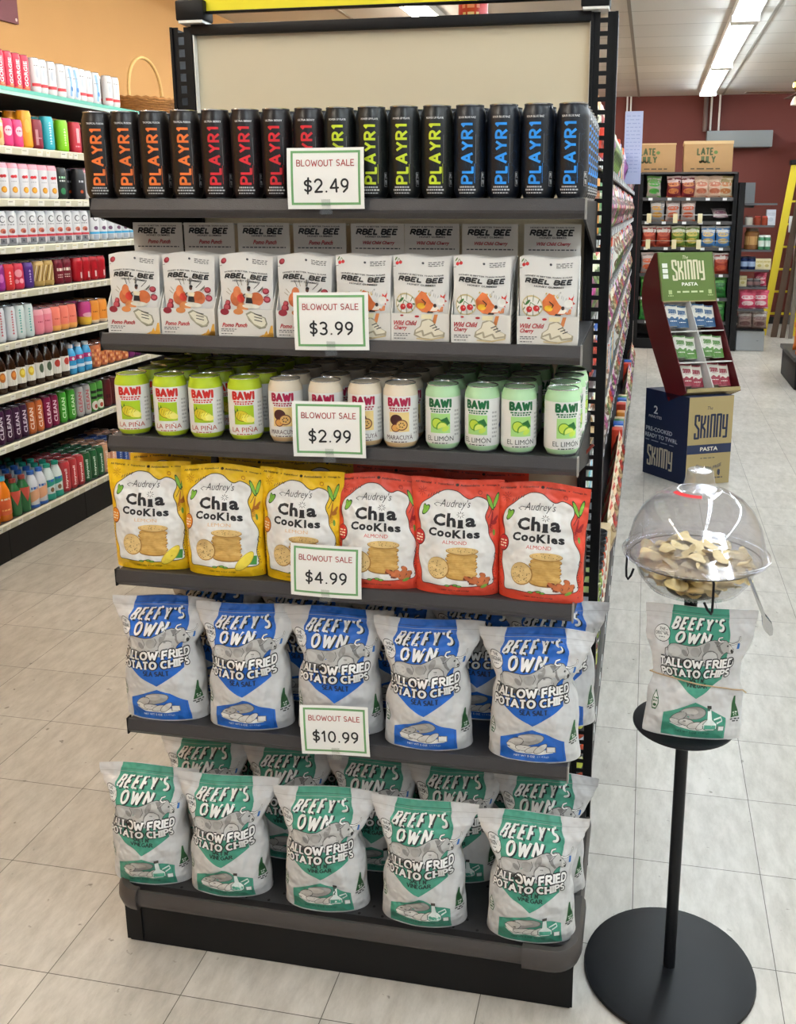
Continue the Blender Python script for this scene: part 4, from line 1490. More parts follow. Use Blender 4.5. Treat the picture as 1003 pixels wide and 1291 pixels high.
# ------------------------------------------------------------------ sampling stand with domed bowl
satin = mat('satin_black_stand', '0d0f13', .42, spec=.28)
PXc, PYc = .855, -.39
st = thing('sampling_stand', 'black sampling stand with round base, thin pole and small round shelf', 'stand', (.852, PYc, 0))
MB().lathe([(.176, .001), (.180, .004), (.178, .009), (.160, .013), (.05, .015), (.0005, .0155)], satin, 56).build('base', st)
MB().lathe([(.0125, .0145), (.0125, .872), (.006, .874), (.0005, .874)], satin, 20).build('pole', st)
MB().lathe([(.0005, .584), (.096, .584), (.100, .587), (.100, .590), (.096, .592), (.0005, .592)], satin, 48).build('shelf_plate', st)
mb = MB()
ringz, rr = .9400, .1230
mb.tube([(rr * math.cos(2 * PI * k / 40) + .003, rr * math.sin(2 * PI * k / 40), ringz) for k in range(41)], .0013, satin, 8, False)
mb.build('bowl_ring', st)
MB().lathe([(.0005, .872), (.05, .872), (.052, .875), (.05, .8775), (.0005, .8775)], satin, 32, (.003, 0, 0)).build('bowl_support', st)
for ang in (-1.36, 3.02):
    c, s = math.cos(ang), math.sin(ang)

    def Q(r, z, o=0):
        return (.003 + r * c - o * s, r * s + o * c, z)
    MB().tube([Q(rr, .9405), Q(rr + .006, .938), Q(rr + .007, .90), Q(rr + .006, .884), Q(rr + .003, .878), Q(rr - .002, .884, -.006), Q(rr - .006, .897, -.012)], .0024, satin, 8).build('wire_hook', st)

clear_b = clear_plastic('clear_acrylic', (.95, .955, .96), .035, .02)
clear_d = clear_plastic('clear_acrylic_dome', (.95, .945, .96), .04, .035, .035)
bowl = MB().lathe([(.0005, .879), (.078, .879), (.088, .882), (.106, .905), (.118, .938), (.124, .943), (.135, .944), (.1355, .9465), (.124, .946), (.116, .941), (.104, .908), (.086, .885), (.0005, .8825)], clear_b, 56, (0, 0, -.8785)).build('serving_bowl', smooth=50)
bowl.location = (PXc, PYc, .8785)
tag(bowl, 'clear plastic serving bowl of chips resting in the ring of the black stand', 'bowl')
dm = thing('dome_lid', 'clear plastic dome lid with flat-topped knob covering the chip bowl', 'lid', (PXc, PYc, .9475))
MB().lathe([(.138, .0), (.139, .0025), (.131, .006), (.1285, .012), (.126, .030), (.1185, .058), (.104, .086), (.083, .108), (.058, .122), (.036, .129), (.034, .1275), (.056, .1205), (.081, .1062), (.102, .0845), (.1165, .057), (.124, .030), (.1265, .012), (.129, .0045), (.133, .001)], clear_d, 64).build('dome', dm, 60)
MB().lathe([(.033, .1285), (.030, .134), (.0265, .150), (.0245, .163), (.0225, .166), (.021, .163), (.0005, .163)], clear_plastic('clear_knob', (.86, .86, .88), .10, .1, .14), 36).build('knob', dm, 40)
tp = []
for k in range(13):
    a = math.radians(205 + 68 * k / 12)
    tp.append((.0505 * math.cos(a), .0505 * math.sin(a), .127))
mb = MB()
for o, w in ((0, 0),):
    vs, fs = [], []
    for (x, y, z) in tp:
        d = Vector((x, y, 0)).normalized()
        vs += [(x - d.x * .004, y - d.y * .004, z + .0012), (x + d.x * .004, y + d.y * .004, z - .0022)]
    for k in range(12):
        fs.append((2 * k, 2 * k + 1, 2 * k + 3, 2 * k + 2))
    mb.add(vs, fs, mat('red_tape', 'd8353a', .5))
mb.build('red_tape', dm, 60)

# potato chips: a few curled shapes, copied
chipm = mat('potato_chip', 'ffe2a6', .5, noise_scale=60, noise_amt=.12, bump=.2, bump_scale=300)
CHP = []
for sd in range(4):
    mb = MB()

    def cf(u, v, top, sd=sd):
        a = 2 * PI * u
        r = v * (.021 + .004 * math.sin(2 * a + sd) + .0022 * math.sin(3 * a + sd * 2))
        x, y = r * math.cos(a), r * .82 * math.sin(a)
        z = 9 * (x * x) * (1 if sd % 2 else .6) - 5 * y * y + .0015 * math.sin(x * 220 + sd) + (.0006 if top else -.0006)
        return (x, y, z)
    mb.grid(lambda u, v: cf(u, v, 1), 18, 5, chipm)
    mb.grid(lambda u, v: cf(u, v, 0), 18, 5, chipm, flip=True)
    o = mb.build('potato_chip', smooth=60)
    tag(o, 'golden potato chip in the clear bowl under the dome', 'potato chip', 'golden potato chips in the clear bowl')
    CHP.append(o)
rg = random.Random(21)
n = 0
for layer, (z, rmax, cnt) in enumerate(((.892, .072, 16), (.900, .084, 20), (.908, .091, 24), (.917, .097, 26), (.926, .100, 28), (.935, .100, 26), (.944, .090, 20), (.951, .062, 9))):
    for k in range(cnt):
        a = k * 2.399 + layer * 1.1
        r = rmax * math.sqrt((k + .5) / cnt)
        o = CHP[n % 4]
        if n >= 4:
            o = o.copy()
            COL.objects.link(o)
        o.location = (PXc + r * math.cos(a), PYc + r * math.sin(a), z + rg.uniform(-.003, .003))
        o.rotation_euler = (rg.uniform(-.35, .35), rg.uniform(-.35, .35), rg.uniform(0, 6.28))
        n += 1

# the bag tied to the pole
TB_HW = [(0, .90), (.15, .88), (.33, .86), (.45, .80), (.6, .86), (.8, .97), (1, 1.0)]
TB_BD = [(0, .020), (.15, .021), (.35, .015), (.42, .010), (.55, .016), (.8, .012), (.94, .004), (1, .001)]
fn = pouch_fn(.208, .266, TB_HW, TB_BD, 5.9, .0065, .05, dent=.07)
bag = make_pouch('sample_chip_bag', fn, foil('d2d2d2'), chip_art('43977f', '1d5446', "SALT N' VINEGAR", True), bagback)
bag.location = (.866, -.434, .5926)
bag.rotation_euler = (0, math.radians(1), math.radians(3))
tag(bag, 'crumpled teal-banded chip bag tied to the pole of the black sampling stand', 'chip bag')
rope = mat('tan_string', 'b39a78', .8)
mb = MB()
pts = []
for k in range(15):
    s = -1 + 2 * k / 14
    p = fn(s * .98, .47 - .115 * (s + 1) / 1.6 * .6, -1, .002)
    pts.append((p.x, p.y - .0012, p.z))
pts += [(.095, .0, .095), (.06, .036, .105), (.0, .054, .11), (-.06, .036, .118), (-.088, .0, .125), pts[0]]
mb.tube(pts, .0014, rope, 6, False)
o = mb.build('tie_string')
o.location, o.rotation_euler = bag.location, bag.rotation_euler
tag(o, 'tan string tied around the chip bag on the sampling stand', 'string')

# tongs hanging from the rim
steel = mat('stainless_steel', 'c9cbcd', .18, metal=1.0)
tg = thing('serving_tongs', 'small steel serving tongs hanging beside the clear bowl', 'tongs', (.967, -.43, .870))
for s in (-1, 1):
    mb = MB()
    vs, fs = [], []
    for k in range(13):
        t = k / 12
        w = .0030 if t < .7 else .0030 + .0060 * math.sin((t - .7) / .3 * PI)
        x, z = -.018 + .050 * t, .058 - .118 * t
        y = s * (.003 + .010 * math.sin(PI * min(1, t * 1.1)) * (1 - .3 * t))
        nx = Vector((.118, 0, .050)).normalized() * w
        vs += [(x - nx.x, y, z - nx.z), (x, y + s * .0016, z), (x + nx.x, y, z + nx.z)]
    for k in range(12):
        for j in (0, 1):
            fs.append((3 * k + j, 3 * k + j + 1, 3 * k + j + 4, 3 * k + j + 3))
    mb.add(vs, fs, steel)
    mb.build('arm', tg, 60)
MB().tube([(-.018, -.004, .058), (-.020, -.003, .0625), (-.020, .003, .0625), (-.018, .004, .058)], .0035, steel, 10).build('bend', tg)

# ------------------------------------------------------------------ pasta display further down the aisle
DC = Vector((1.01, 3.331, 0))
DB, DE = Vector((-.676, .737, 0)), Vector((.894, .449, 0))
card_brown = mat('card_cream', 'a69468', .75)
navy = mat('card_navy', '0e1f44', .6)
cred = mat('card_red', '5c0b14', .5)
cgreen = mat('card_green', '566f28', .55)
cwhite = mat('card_white', 'd9d6d3', .7)
pd = thing('pasta_display', 'free-standing cardboard pasta display, navy and cream base with red sloping tray', 'display stand', tuple(DC))


def DP(e, d, z, out=0.0):
    """display coordinates: e along the front, d back along the side, z up, out towards the front viewer"""
    n = Vector((DE.y, -DE.x, 0))
    p = DE * e + DB * d + n * out
    return (p.x, p.y, z)


def dprism(poly_dz, e0, e1, m, mb=None):
    mb = mb or MB()
    k = len(poly_dz)
    vs = [DP(e0, d, z) for d, z in poly_dz] + [DP(e1, d, z) for d, z in poly_dz]
    tr = [tuple(t) for t in tessellate_polygon([[Vector((d, z, 0)) for d, z in poly_dz]])]
    fs = tr + [tuple(i + k for i in reversed(t)) for t in tr] + [(i, (i + 1) % k, k + (i + 1) % k, k + i) for i in range(k)]
    return mb.add(vs, fs, m)


W0 = .288
bs = MB()
q = [(0, 0), (0, .365), (W0, .365), (W0, 0)]
vs = [DP(e, d, 0.001) for e, d in q] + [DP(e, d, .53) for e, d in q]
bs.add(vs, [(0, 4, 5, 1)], navy)
bs.add(vs, [(3, 7, 4, 0)], card_brown)
bs.add(vs, [(1, 5, 6, 2), (2, 6, 7, 3), (4, 7, 6, 5), (0, 1, 2, 3)], navy)
a = Art()
a.rect(0, .190, W0, .245, '16284d', 1)
a.text('The', .118, .452, .035, .020, '1d2a48', 1, shear=.3)
a.line('skInny', .045, .285, .205, .135, .013, '1d2a48', 1, serif='sq', gap=.34)
a.text('PASTA', .085, .206, .115, .024, 'e4ddc8', 2, bold=.02)
a.scribble(.09, .160, .10, .005, '4a4a4a', 1, 5)
a.text('GLUTEN-FREE', .065, .110, .165, .020, '2a3350', 1, bold=.015, bend=.020)
a.rect(.215, .052, .222, .085, '1d2a48', 1)
a.text('8', .205, .055, .020, .035, '1d2a48', 2, bold=.04)
a.scribble(.192, .036, .05, .007, '1d2a48', 1, 3)
a.emit(bs, lambda x, y, d: DP(x, 0, y, .0006 + d), .0002)
a = Art()
a.text('2', .075, .385, .035, .050, 'dfe2e8', 1, bold=.02)
a.text('MINUTES', .035, .358, .11, .016, 'dfe2e8', 1)
a.text('PRE-COOKED', .015, .275, .225, .026, 'c4cad8', 1, bold=.02)
a.text('READY TO TWIRL', .010, .235, .275, .026, 'c4cad8', 1, bold=.02)
a.line('skInny', .040, .065, .205, .115, .012, 'c9c2ae', 1, serif='sq', gap=.34)
a.scribble(.015, .215, .26, .005, '9aa2b8', 1, 5)
a.emit(bs, lambda x, y, d: tuple(Vector(DP(0, .365 - x, y)) + Vector((-.737, -.676, 0)) * (.0006 + d)), .0002)
bs.build('base_box', pd, 0)
WT = .355
side = [(.029, .550), (.105, .717), (.186, .891), (.263, 1.060), (.320, 1.339), (.350, 1.335), (.381, 1.283), (.429, 1.197), (.445, 1.106), (.436, 1.022), (.369, .852), (.173, .479)]
for e in (0, WT - .004):
    dprism(side, e, e + .004, cred).build('side_panel', pd, 0)
dprism([(.173, .482), (.029, .552), (.029, .575), (.031, .575), (.034, .555), (.176, .486)], .004, WT - .004, card_brown).build('tray_bottom', pd, 0)
dprism([(.445, 1.106), (.436, 1.022), (.369, .852), (.173, .479), (.170, .482), (.363, .852), (.430, 1.022), (.439, 1.106)], .004, WT - .004, cwhite).build('back_panel', pd, 0)
hd = dprism([(.263, 1.060), (.320, 1.339), (.326, 1.339), (.269, 1.060)], -.002, WT + .002, cgreen)
a = Art()
a.text('The', .155, .246, .035, .020, 'd9d3b0', 1, shear=.3)
a.line('skInny', .085, .125, .200, .110, .012, 'd9d3b0', 1, serif='sq', gap=.34)
a.text('PASTA', .135, .088, .105, .020, 'e9e7dc', 1, bold=.03)
a.scribble(.10, .048, .185, .010, 'c5cfa0', 1, 5)
for k in range(3):
    a.rect(.018, .132 + k * .032, .052, .157 + k * .032, 'e0e2d6', 1)
for x in (.045, .305):
    a.rect(x, .040, x + .022, .064, 'a9b87c', 1)
    a.scribble(x - .005, .028, .034, .006, 'a9b87c', 1, 3)
hdir = Vector((0, .057, .279)).normalized()
a.emit(hd, lambda x, y, d: tuple(Vector(DP(x, .263 + y * hdir.y, 1.060 + y * hdir.z, .0008 + d))), .0002)
hd.build('header_panel', pd, 0)
for k, (d, z) in enumerate(((.105, .717), (.186, .891))):
    dprism([(d, z), (d + .19, z - .02), (d + .19, z - .026), (d, z - .006)], .004, WT - .004, cwhite).build('tray_shelf', pd, 0)
dprism([(.032, .575), (.105, .717), (.186, .891), (.262, 1.058), (.40, 1.0), (.36, .86), (.19, .50), (.10, .53)], WT * .5 - .002, WT * .5 + .002, cwhite).build('divider', pd, 0)
dprism([(.263, 1.060), (.40, 1.060), (.40, 1.056), (.263, 1.054)], .004, WT - .004, card_brown).build('tray_top', pd, 0)


def pasta_pack(main, name):
    fn = pouch_fn(.078, .135, [(0, 1), (1, 1)], [(0, .006), (.3, .009), (.8, .006), (.95, .002), (1, .001)], 2.0, .001, .01)
    a = Art()
    w = blob([(-1, .42), (-.6, .36), (-.2, .44), (.2, .36), (.6, .43), (1, .38), (1, .0), (-1, .0)], 4)
    a.poly([(max(-1, min(1, x)), max(0, y)) for x, y in w], main, 0)
    a.rect(-1, .93, 1, 1, main, 0)
    a.line('skInny', -.55, .60, 1.1, .17, .03, main, 1, .29, gap=.3)
    a.text('PASTA', -.3, .52, .6, .05, main, 1, bold=.02)
    a.scribble(-.5, .22, 1.0, .03, 'e3e0d6', 1, 5)
    o = make_pouch('pasta_pouch', fn, ink('c9c6bb'), a, None, 8, 10, du=.25, dv=.1)
    o['category'] = 'pasta pouch'
    return Proto(o)


lean = math.atan2(.20, .44)
for tier, (d0, z0, cc, nm) in enumerate(((.205, .900, '214d74', 'blue'), (.125, .726, '4d7a34', 'green'), (.060, .566, '8a2336', 'wine red'))):
    pk = pasta_pack(cc, nm)
    for j, e in enumerate((.055, .125, .232, .302)):
        for dd in (0, 1):
            p = DC + Vector(DP(e + (.012 if dd else 0) - (.01 if j % 2 else 0), d0 + .022 + .028 * dd, z0 + .004 - .003 * dd + (.010 if j % 2 == 0 and dd == 0 else 0)))
            # packs lean back with the tray
            rz = math.atan2(DE.y, DE.x)
            pk.put(tuple(p), rz, 'cream pasta pouch with %s foot, %s from the left, %s' % (nm, ORD[j], 'in front' if dd == 0 else 'behind'), '%s pasta pouches in the display tray' % nm, rx=-.42)

# ------------------------------------------------------------------ drinks shelving along the orange wall
WX = -2.08                                            # front of the wall shelving
WY0, WY1 = .9, 4.3
WS = {'A': 2.11, 'B': 1.855, 'C': 1.628, 'D': 1.42, 'E': 1.22, 'F': .995, 'G': .765, 'H': .537, 'I': .185}
rail_cream = mat('price_rail', 'cfcbb4', .45)
rail_white = mat('price_rail_strip', 'e9e6da', .4)
teal = mat('teal_shelf_edge', '4fae9c', .3)
deckm = mat('shelf_steel', '8a8578', .45)
ws = thing('wall_shelving', 'long drinks shelving with cream price rails against the orange wall', 'shelving unit', (-2.41, (WY0 + WY1) / 2, 0))
WO = Vector((2.41, -(WY0 + WY1) / 2, 0))


def wput(mb, name, parent=ws, smooth=0):
    o = mb.build(name, parent, smooth)
    if parent is ws:
        o.location = WO
    return o


wput(MB().box(-2.73, -2.72, WY0, WY1, 0, 2.09, mat('dark_back_panel', '3a352e', .7)), 'back_panel')
kb = MB().box(-2.70, WX - .01, WY0, WY1, .002, .145, blackm)
y = WY0 + .6
while y < WY1:
    kb.box(WX - .010, WX - .009, y - .002, y + .002, .004, .144, mat('hole_black', '040404'))
    y += .61
wput(kb, 'kick_base')
for k in range(4):
    y = WY0 + k * (WY1 - WY0 - .04) / 3
    wput(MB().box(-2.72, -2.68, y, y + .04, .145, 2.10, blackm2), 'upright')
for n, z in WS.items():
    s = wput(MB().box(-2.70, WX - .004, WY0, WY1, z - .016, z - .0005, deckm if n == 'A' else shelfdeck), 'shelf')
    rl = MB()
    if n == 'A':
        rl.box(WX - .004, WX + .003, WY0, WY1, z - .014, z + .002, teal).box(WX - .005, WX + .002, WY0, WY1, z - .030, z - .0145, mat('pale_teal_edge', 'a9cfc4', .4))
    else:
        rl.prism([(WX - .004, z + .001), (WX + .006, z + .002), (WX + .010, z - .004), (WX + .006, z - .032), (WX - .004, z - .034)], 'y', WY0, WY1, rail_cream)
        rg = random.Random(ord(n))
        y = WY0 + .05
        while y < WY1 - .08:                          # little shelf tickets in the rail
            l = rg.uniform(.028, .05)
            rl.add([(WX + .0108, y, z - .006), (WX + .0108, y + l, z - .006), (WX + .0074, y + l, z - .030), (WX + .0074, y, z - .030)], [(0, 1, 2, 3)], rail_white)
            rl.add([(WX + .0106, y + l * .1, z - .011), (WX + .0106, y + l * .7, z - .011), (WX + .0099, y + l * .7, z - .015), (WX + .0099, y + l * .1, z - .015)], [(0, 1, 2, 3)], ink(rg.choice(['8d8a7c', 'b3ae93', 'd7c98a', '9a9a92'])))
            y += l + rg.uniform(.012, .09)
    wput(rl, 'price_rail', s)


def vtext(s, col, h, w=.013, x=-.006, z0=.02):
    a = Art()
    a.text(s, x, z0, w, h, col, 1, bold=.02, rot90=True)
    return a


def vmarks(col, h, w=.010, x=-.005, z0=.03):
    a = Art()
    rg = random.Random(int(h * 1000))
    z = z0
    while z < z0 + h:
        l = rg.uniform(.006, .012)
        a.rect(x, z, x + w * rg.uniform(.7, 1), z + l * .45, col, 1)
        a.rect(x + w * .3, z + l * .45, x + w * .6, z + l * .9, col, 1)
        z += l + .003
    return a


def patch(*items):
    a = Art()
    for it in items:
        getattr(a, it[0])(*it[1:])
    return a


def bottle(name, r, h, neck, body, label, cap, art=None, fill=None):
    mb = MB()
    prof = [(r * .9, 0), (r, .006), (r, h * .60), (r * .92, h * .68), (neck * 1.2, h * .84), (neck, h * .88), (neck, h - .018), (neck * 1.12, h - .0175), (neck * 1.12, h - .001), (neck * .95, h), (.0005, h)]
    bi = ink(body, .15)
    ms = [bi] * 7 + [ink(cap, .4)] * 3
    mb.lathe(prof, bi, 18, mats=ms)
    lb = Art()
    if label:
        lb.rect(-r * 2.2, h * .14, r * 2.2, h * .52, label, 0)
    if art:
        lb.s += art.s
    lb.emit(mb, cyl_map(r), .0003, .0002, du=r * .3, dv=0)
    o = mb.build(name, smooth=50)
    o['category'] = 'bottle'
    return Proto(o)


def lcan(r, h, body, art=None, bands=(), name='drink_can'):
    o, _ = make_can(name, r, h, body, art, bands, 20, .3, True)
    o['category'] = 'drink can'
    return Proto(o)


rgp = random.Random(9)
fruit = patch(('ell', -.006, .098, .009, .007, 'b5222c', 1), ('ell', .007, .099, .009, .007, 'c93038', 1), ('ell', .0, .040, .013, .014, 'c9861f', 1), ('ell', .002, .040, .009, .010, 'e2a83a', 2), ('scribble', -.014, .075, .028, .003, '9aa0a8', 1, 4))
ring = patch(('ell', 0, .118, .014, .016, '55585e', 1), ('ell', .001, .118, .010, .012, 'd5d7da', 2), ('rect', .007, .112, .016, .124, 'd5d7da', 3), ('scribble', -.016, .092, .032, .004, '6d7076', 1, 4),
             ('ell', 0, .066, .014, .011, 'c0705a', 1), ('ell', .004, .062, .008, .007, '8c3a34', 2), ('rect', -.034, .036, .034, .047, 'c23a44', 1), ('rect', -.016, .010, .016, .034, '6f7278', 1), ('ell', -.004, .022, .004, .005, '3a3d44', 2))
ringb = patch(('ell', 0, .118, .014, .016, '55585e', 1), ('ell', .001, .118, .010, .012, 'd5d7da', 2), ('rect', .007, .112, .016, .124, 'd5d7da', 3), ('ell', 0, .066, .012, .010, '6a4a66', 1), ('rect', -.034, .036, .034, .047, '3aa0cf', 1), ('rect', -.016, .010, .016, .034, '9fa8b4', 1))
stripe = patch(*[('stroke', [(-.03 + k * .012, .03), (-.012 + k * .012, .10)], .004, '5a3a1e' if k % 2 else 'efe2c0', 1) for k in range(5)])
kit = Art().scribble(-.017, .066, .034, .014, 'e9dccf', 1, 3).scribble(-.015, .045, .03, .004, 'e9dccf', 1, 4).scribble(-.015, .034, .03, .004, 'e9dccf', 1, 4)
LC = {
    'gor': (lcan(.027, .156, 'c92348', Art().text('GORGIE', -.006, .02, .017, .11, 'f0dfe2', 1, bold=.03, rot90=True).ell(.004, .016, .011, .006, 'ec8c66', 1), ((.0, .012, 'e57a60'),)), 'tall red-pink'),
    'wred': (lcan(.027, .156, 'd9dade', patch(('rect', -.028, .030, .028, .044, 'c8343c', 1), ('ell', .0, .09, .008, .022, 'b9c3d0', 1), ('scribble', -.013, .12, .026, .004, '70757d', 1, 3))), 'tall white red-striped'),
    'wblu': (lcan(.027, .156, 'd7dce4', patch(('stroke', [(.0, .02), (.004, .08), (-.004, .14)], .012, '8db4dc', 1), ('ell', .006, .05, .006, .012, '3f78b8', 2), ('scribble', -.012, .10, .024, .004, '8a8f97', 1, 3))), 'tall white blue-marked'),
    'owh': (lcan(.033, .122, 'e6c08a', patch(('ell', 0, .05, .016, .02, 'd98a3a', 1), ('rect', -.03, .085, .03, .10, 'e9e2d8', 1))), 'short cream and orange'),
    'pink': (lcan(.029, .122, 'd83a78', patch(('ell', 0, .07, .018, .022, 'f0c8d4', 1), ('scribble', -.012, .07, .024, .006, 'b02458', 2, 3))), 'pink'),
    'otall': (lcan(.033, .168, 'dd9a1c', patch(('ell', 0, .10, .012, .03, 'e8b84a', 1))), 'tall amber'),
    'mar': (lcan(.031, .135, '7d1a2e', patch(('scribble', -.014, .05, .028, .004, 'c99aa4', 1, 3), ('rect', -.016, .02, -.004, .09, 'b9838c', 1))), 'dark maroon'),
    'teal': (lcan(.033, .157, '2aa7b8', vmarks('d6eef0', .10, .012)), 'tall teal'),
    'lime': (lcan(.031, .150, '7fc41c', vmarks('d9efb2', .08, .010)), 'tall lime green'),
    'redp': (lcan(.031, .150, 'b9283c', patch(('rect', -.004, .05, .012, .12, 'e0a3ab', 1), ('scribble', -.012, .03, .024, .006, 'e0a3ab', 1, 3))), 'tall rose red'),
    'frt': (lcan(.033, .157, 'd9dadf', fruit, ((.134, .16, 'e9a3b4'),)), 'tall white fruit-printed'),
    'bgrn': (lcan(.033, .150, '1a211e', Art().scribble(-.016, .10, .032, .010, '9ad0a8', 1, 3).scribble(-.014, .085, .028, .008, 'c8ccc8', 1, 3).ell(0, .04, .012, .016, '2f7d4c', 1), ((.0, .012, '2b2f2d'),)), 'black and green'),
    'blk': (lcan(.033, .150, '26262a', Art().scribble(-.012, .085, .024, .010, 'b9bcc2', 1, 2).ell(0, .04, .008, .008, 'c0562c', 1)), 'black and grey'),
    'ring': (lcan(.033, .155, 'd5d7da', ring), 'white red-banded'),
    'ringb': (lcan(.033, .155, 'd5d7da', ringb), 'white blue-banded'),
    'prp': (lcan(.032, .120, '8a2a7d', patch(('ell', 0, .06, .014, .02, 'c06ab0', 1))), 'magenta purple'),
    'red': (lcan(.032, .120, 'cc2f35', vmarks('f2d9d4', .06)), 'bright red'),
    'redd': (lcan(.032, .120, 'c92f4a', patch(('ell', 0, .075, .018, .018, 'e29aa8', 1), ('ell', .012, .04, .012, .012, 'e29aa8', 1), ('ell', -.012, .038, .010, .010, 'e29aa8', 1))), 'dotted red'),
    'vio': (lcan(.032, .120, '4b2a7c', vmarks('c3b4e0', .06)), 'violet'),
    'gold': (lcan(.034, .122, 'b89a5c', stripe), 'gold and brown striped'),
    'kit': (lcan(.031, .122, '6d1426', kit), 'dark red white-lettered'),
    'dred': (lcan(.033, .122, 'a81522', patch(('rect', .004, .02, .014, .05, 'd9c8c4', 1))), 'plain deep red'),
    'wsl': (lcan(.0275, .156, 'd3d8de', vmarks('c04858', .11, .010)), 'slim white red-lettered'),
    'wtl': (lcan(.0275, .156, 'cfdcdc', vmarks('4aa39a', .11, .010)), 'slim white teal-lettered'),
    'pk2': (lcan(.032, .122, 'df8596', patch(('scribble', -.012, .06, .024, .006, 'a83f5a', 1, 3)), ((.095, .125, 'e7a2ae'),)), 'pale pink'),
    'cor': (lcan(.032, .122, 'e57f6e', patch(('scribble', -.012, .06, .024, .006, 'b84a3a', 1, 3)), ((.0, .03, 'eaa85a'),)), 'coral and apricot'),
    'mgy': (lcan(.034, .122, 'b73f80', patch(('ell', 0, .055, .03, .012, 'e0a8b8', 1)), ((.0, .045, 'd7b03a'),)), 'magenta and yellow'),
    'org': (lcan(.032, .122, 'e0913a', patch(('scribble', -.012, .06, .024, .006, '8a4a1c', 1, 3)), ((.0, .02, 'e9d0b4'),)), 'orange'),
    'opat': (lcan(.032, .118, 'c9744a', patch(*[('ell', -.02 + .013 * (k % 4), .025 + .022 * (k // 4), .006, .008, ['e29a5c', 'a8503a', 'e8b58a'][k % 3], 1) for k in range(16)])), 'orange patterned'),
    'plum': (lcan(.032, .118, '7a2c6c', patch(('ell', 0, .06, .014, .014, 'b06aa4', 1))), 'plum purple'),
    'clp': (lcan(.0265, .156, '3c1638', vtext('CLEAN', 'd9cfd8', .105, .018, -.009, .025)), 'slim dark purple white-lettered'),
    'clo': (lcan(.0265, .156, 'b9602c', vtext('CLEAN', 'ecd9c8', .105, .018, -.009, .025)), 'slim burnt orange white-lettered'),
    'clm': (lcan(.0265, .156, '7d1440', vtext('CLEAN', 'e9d0da', .105, .018, -.009, .025)), 'slim maroon white-lettered'),
    'clg': (lcan(.0265, .156, '3f9a2c', vtext('CLEAN', 'd4eac8', .105, .018, -.009, .025)), 'slim green white-lettered'),
    'clw': (lcan(.0265, .156, 'a9a7a6', vtext('CLEAN', 'b0404a', .105, .018, -.009, .025)), 'slim silver red-lettered'),
    'gwb': (lcan(.0275, .156, '4d8f3c', patch(('rect', -.02, .10, .02, .115, '1c241c', 1), ('rect', -.02, .07, .02, .085, '1c241c', 1), ('ell', 0, .035, .02, .025, 'd9d4cc', 1), ('ell', .004, .03, .010, .012, 'a84a3a', 2))), 'green fruit-printed'),
    'drk': (lcan(.031, .150, '5c2024', patch(('scribble', -.012, .05, .024, .02, '3a1418', 1, 2))), 'dark russet'),
    'her': (lcan(.0285, .156, 'b0343a', vtext('heywell', 'f0dcd8', .10, .016, -.008, .022), name='slim_can'), 'red script-lettered'),
    'heg': (lcan(.0285, .156, '1d5c34', vtext('heywell', 'd0e2d4', .10, .016, -.008, .022), name='slim_can'), 'green script-lettered'),
    'hep': (lcan(.0285, .156, 'd9a183', vtext('heywell', 'f2e2d4', .10, .016, -.008, .022), name='slim_can'), 'peach script-lettered'),
    'blu': (lcan(.0285, .150, '2a4f9c', vmarks('b9c8e4', .08, .012), name='slim_can'), 'blue'),
    'kom': (bottle('kombucha_bottle', .032, .198, .013, '2e1a0c', 'dcdad2', '1c1c1c', patch(('ell', .004, .075, .015, .022, 'b0652a', 2), ('ell', .004, .078, .010, .012, 'd98a3a', 3))), 'brown glass orange-label'),
    'koy': (bottle('kombucha_bottle', .032, .198, .013, '2e1a0c', 'dcdad2', '1c1c1c', patch(('ell', .004, .075, .015, .022, 'd0b02a', 2), ('ell', .004, .078, .010, .012, 'e9d85a', 3))), 'brown glass yellow-label'),
    'kog': (bottle('kombucha_bottle', .032, .198, .013, '2e1a0c', 'dcdad2', '1c1c1c', patch(('ell', .004, .075, .013, .022, '4a5a44', 2))), 'brown glass green-label'),
    'kor': (bottle('kombucha_bottle', .032, .198, .013, '2e1a0c', 'dcdad2', '1c1c1c', patch(('ell', .004, .078, .015, .018, 'b03a2e', 2))), 'brown glass red-label'),
    'crt': (bottle('juice_bottle', .028, .150, .014, '3f9ccf', None, 'e9e9ea', patch(('rect', -.04, .07, .04, .092, 'b8246a', 2), ('ell', .0, .08, .007, .008, 'e9dce4', 3), ('rect', -.03, .03, .03, .045, 'cfe6f4', 2))), 'pink and blue'),
    'ojb': (bottle('juice_bottle', .038, .205, .018, 'd9761c', None, '3aa0b8', patch(('rect', -.05, .03, .05, .10, 'c9582a', 2), ('scribble', -.02, .10, .04, .008, 'f0d8b8', 3, 3), ('scribble', -.02, .05, .04, .006, 'e9b46a', 3, 4))), 'orange juice blue-capped'),
    'grd': (bottle('juice_bottle', .032, .175, .014, '2c6a3c', None, '8a3a34', patch(('poly', [(-.03, .12), (.03, .12), (.0, .05)], 'b84a3a', 2))), 'green and red'),
    'pch': (bottle('juice_bottle', .031, .178, .015, 'd3d6dc', None, '2f62b0', patch(('poly', [(-.04, .02), (-.04, .07), (.04, .105), (.04, .05)], 'dca27c', 2), ('scribble', -.016, .09, .032, .012, '2f62b0', 3, 3), ('rect', -.04, .0, .04, .014, '2f62b0', 2))), 'white and peach'),
    'tlb': (bottle('juice_bottle', .031, .178, .015, 'cfd9d6', None, '1d8a74', patch(('poly', [(-.04, .06), (-.04, .10), (.04, .105), (.04, .08)], '23907c', 2), ('scribble', -.016, .09, .032, .012, '2f62b0', 3, 3), ('rect', -.04, .0, .04, .03, '23907c', 2), ('ell', 0, .05, .010, .012, '7a5a3a', 2))), 'white and teal'),
}
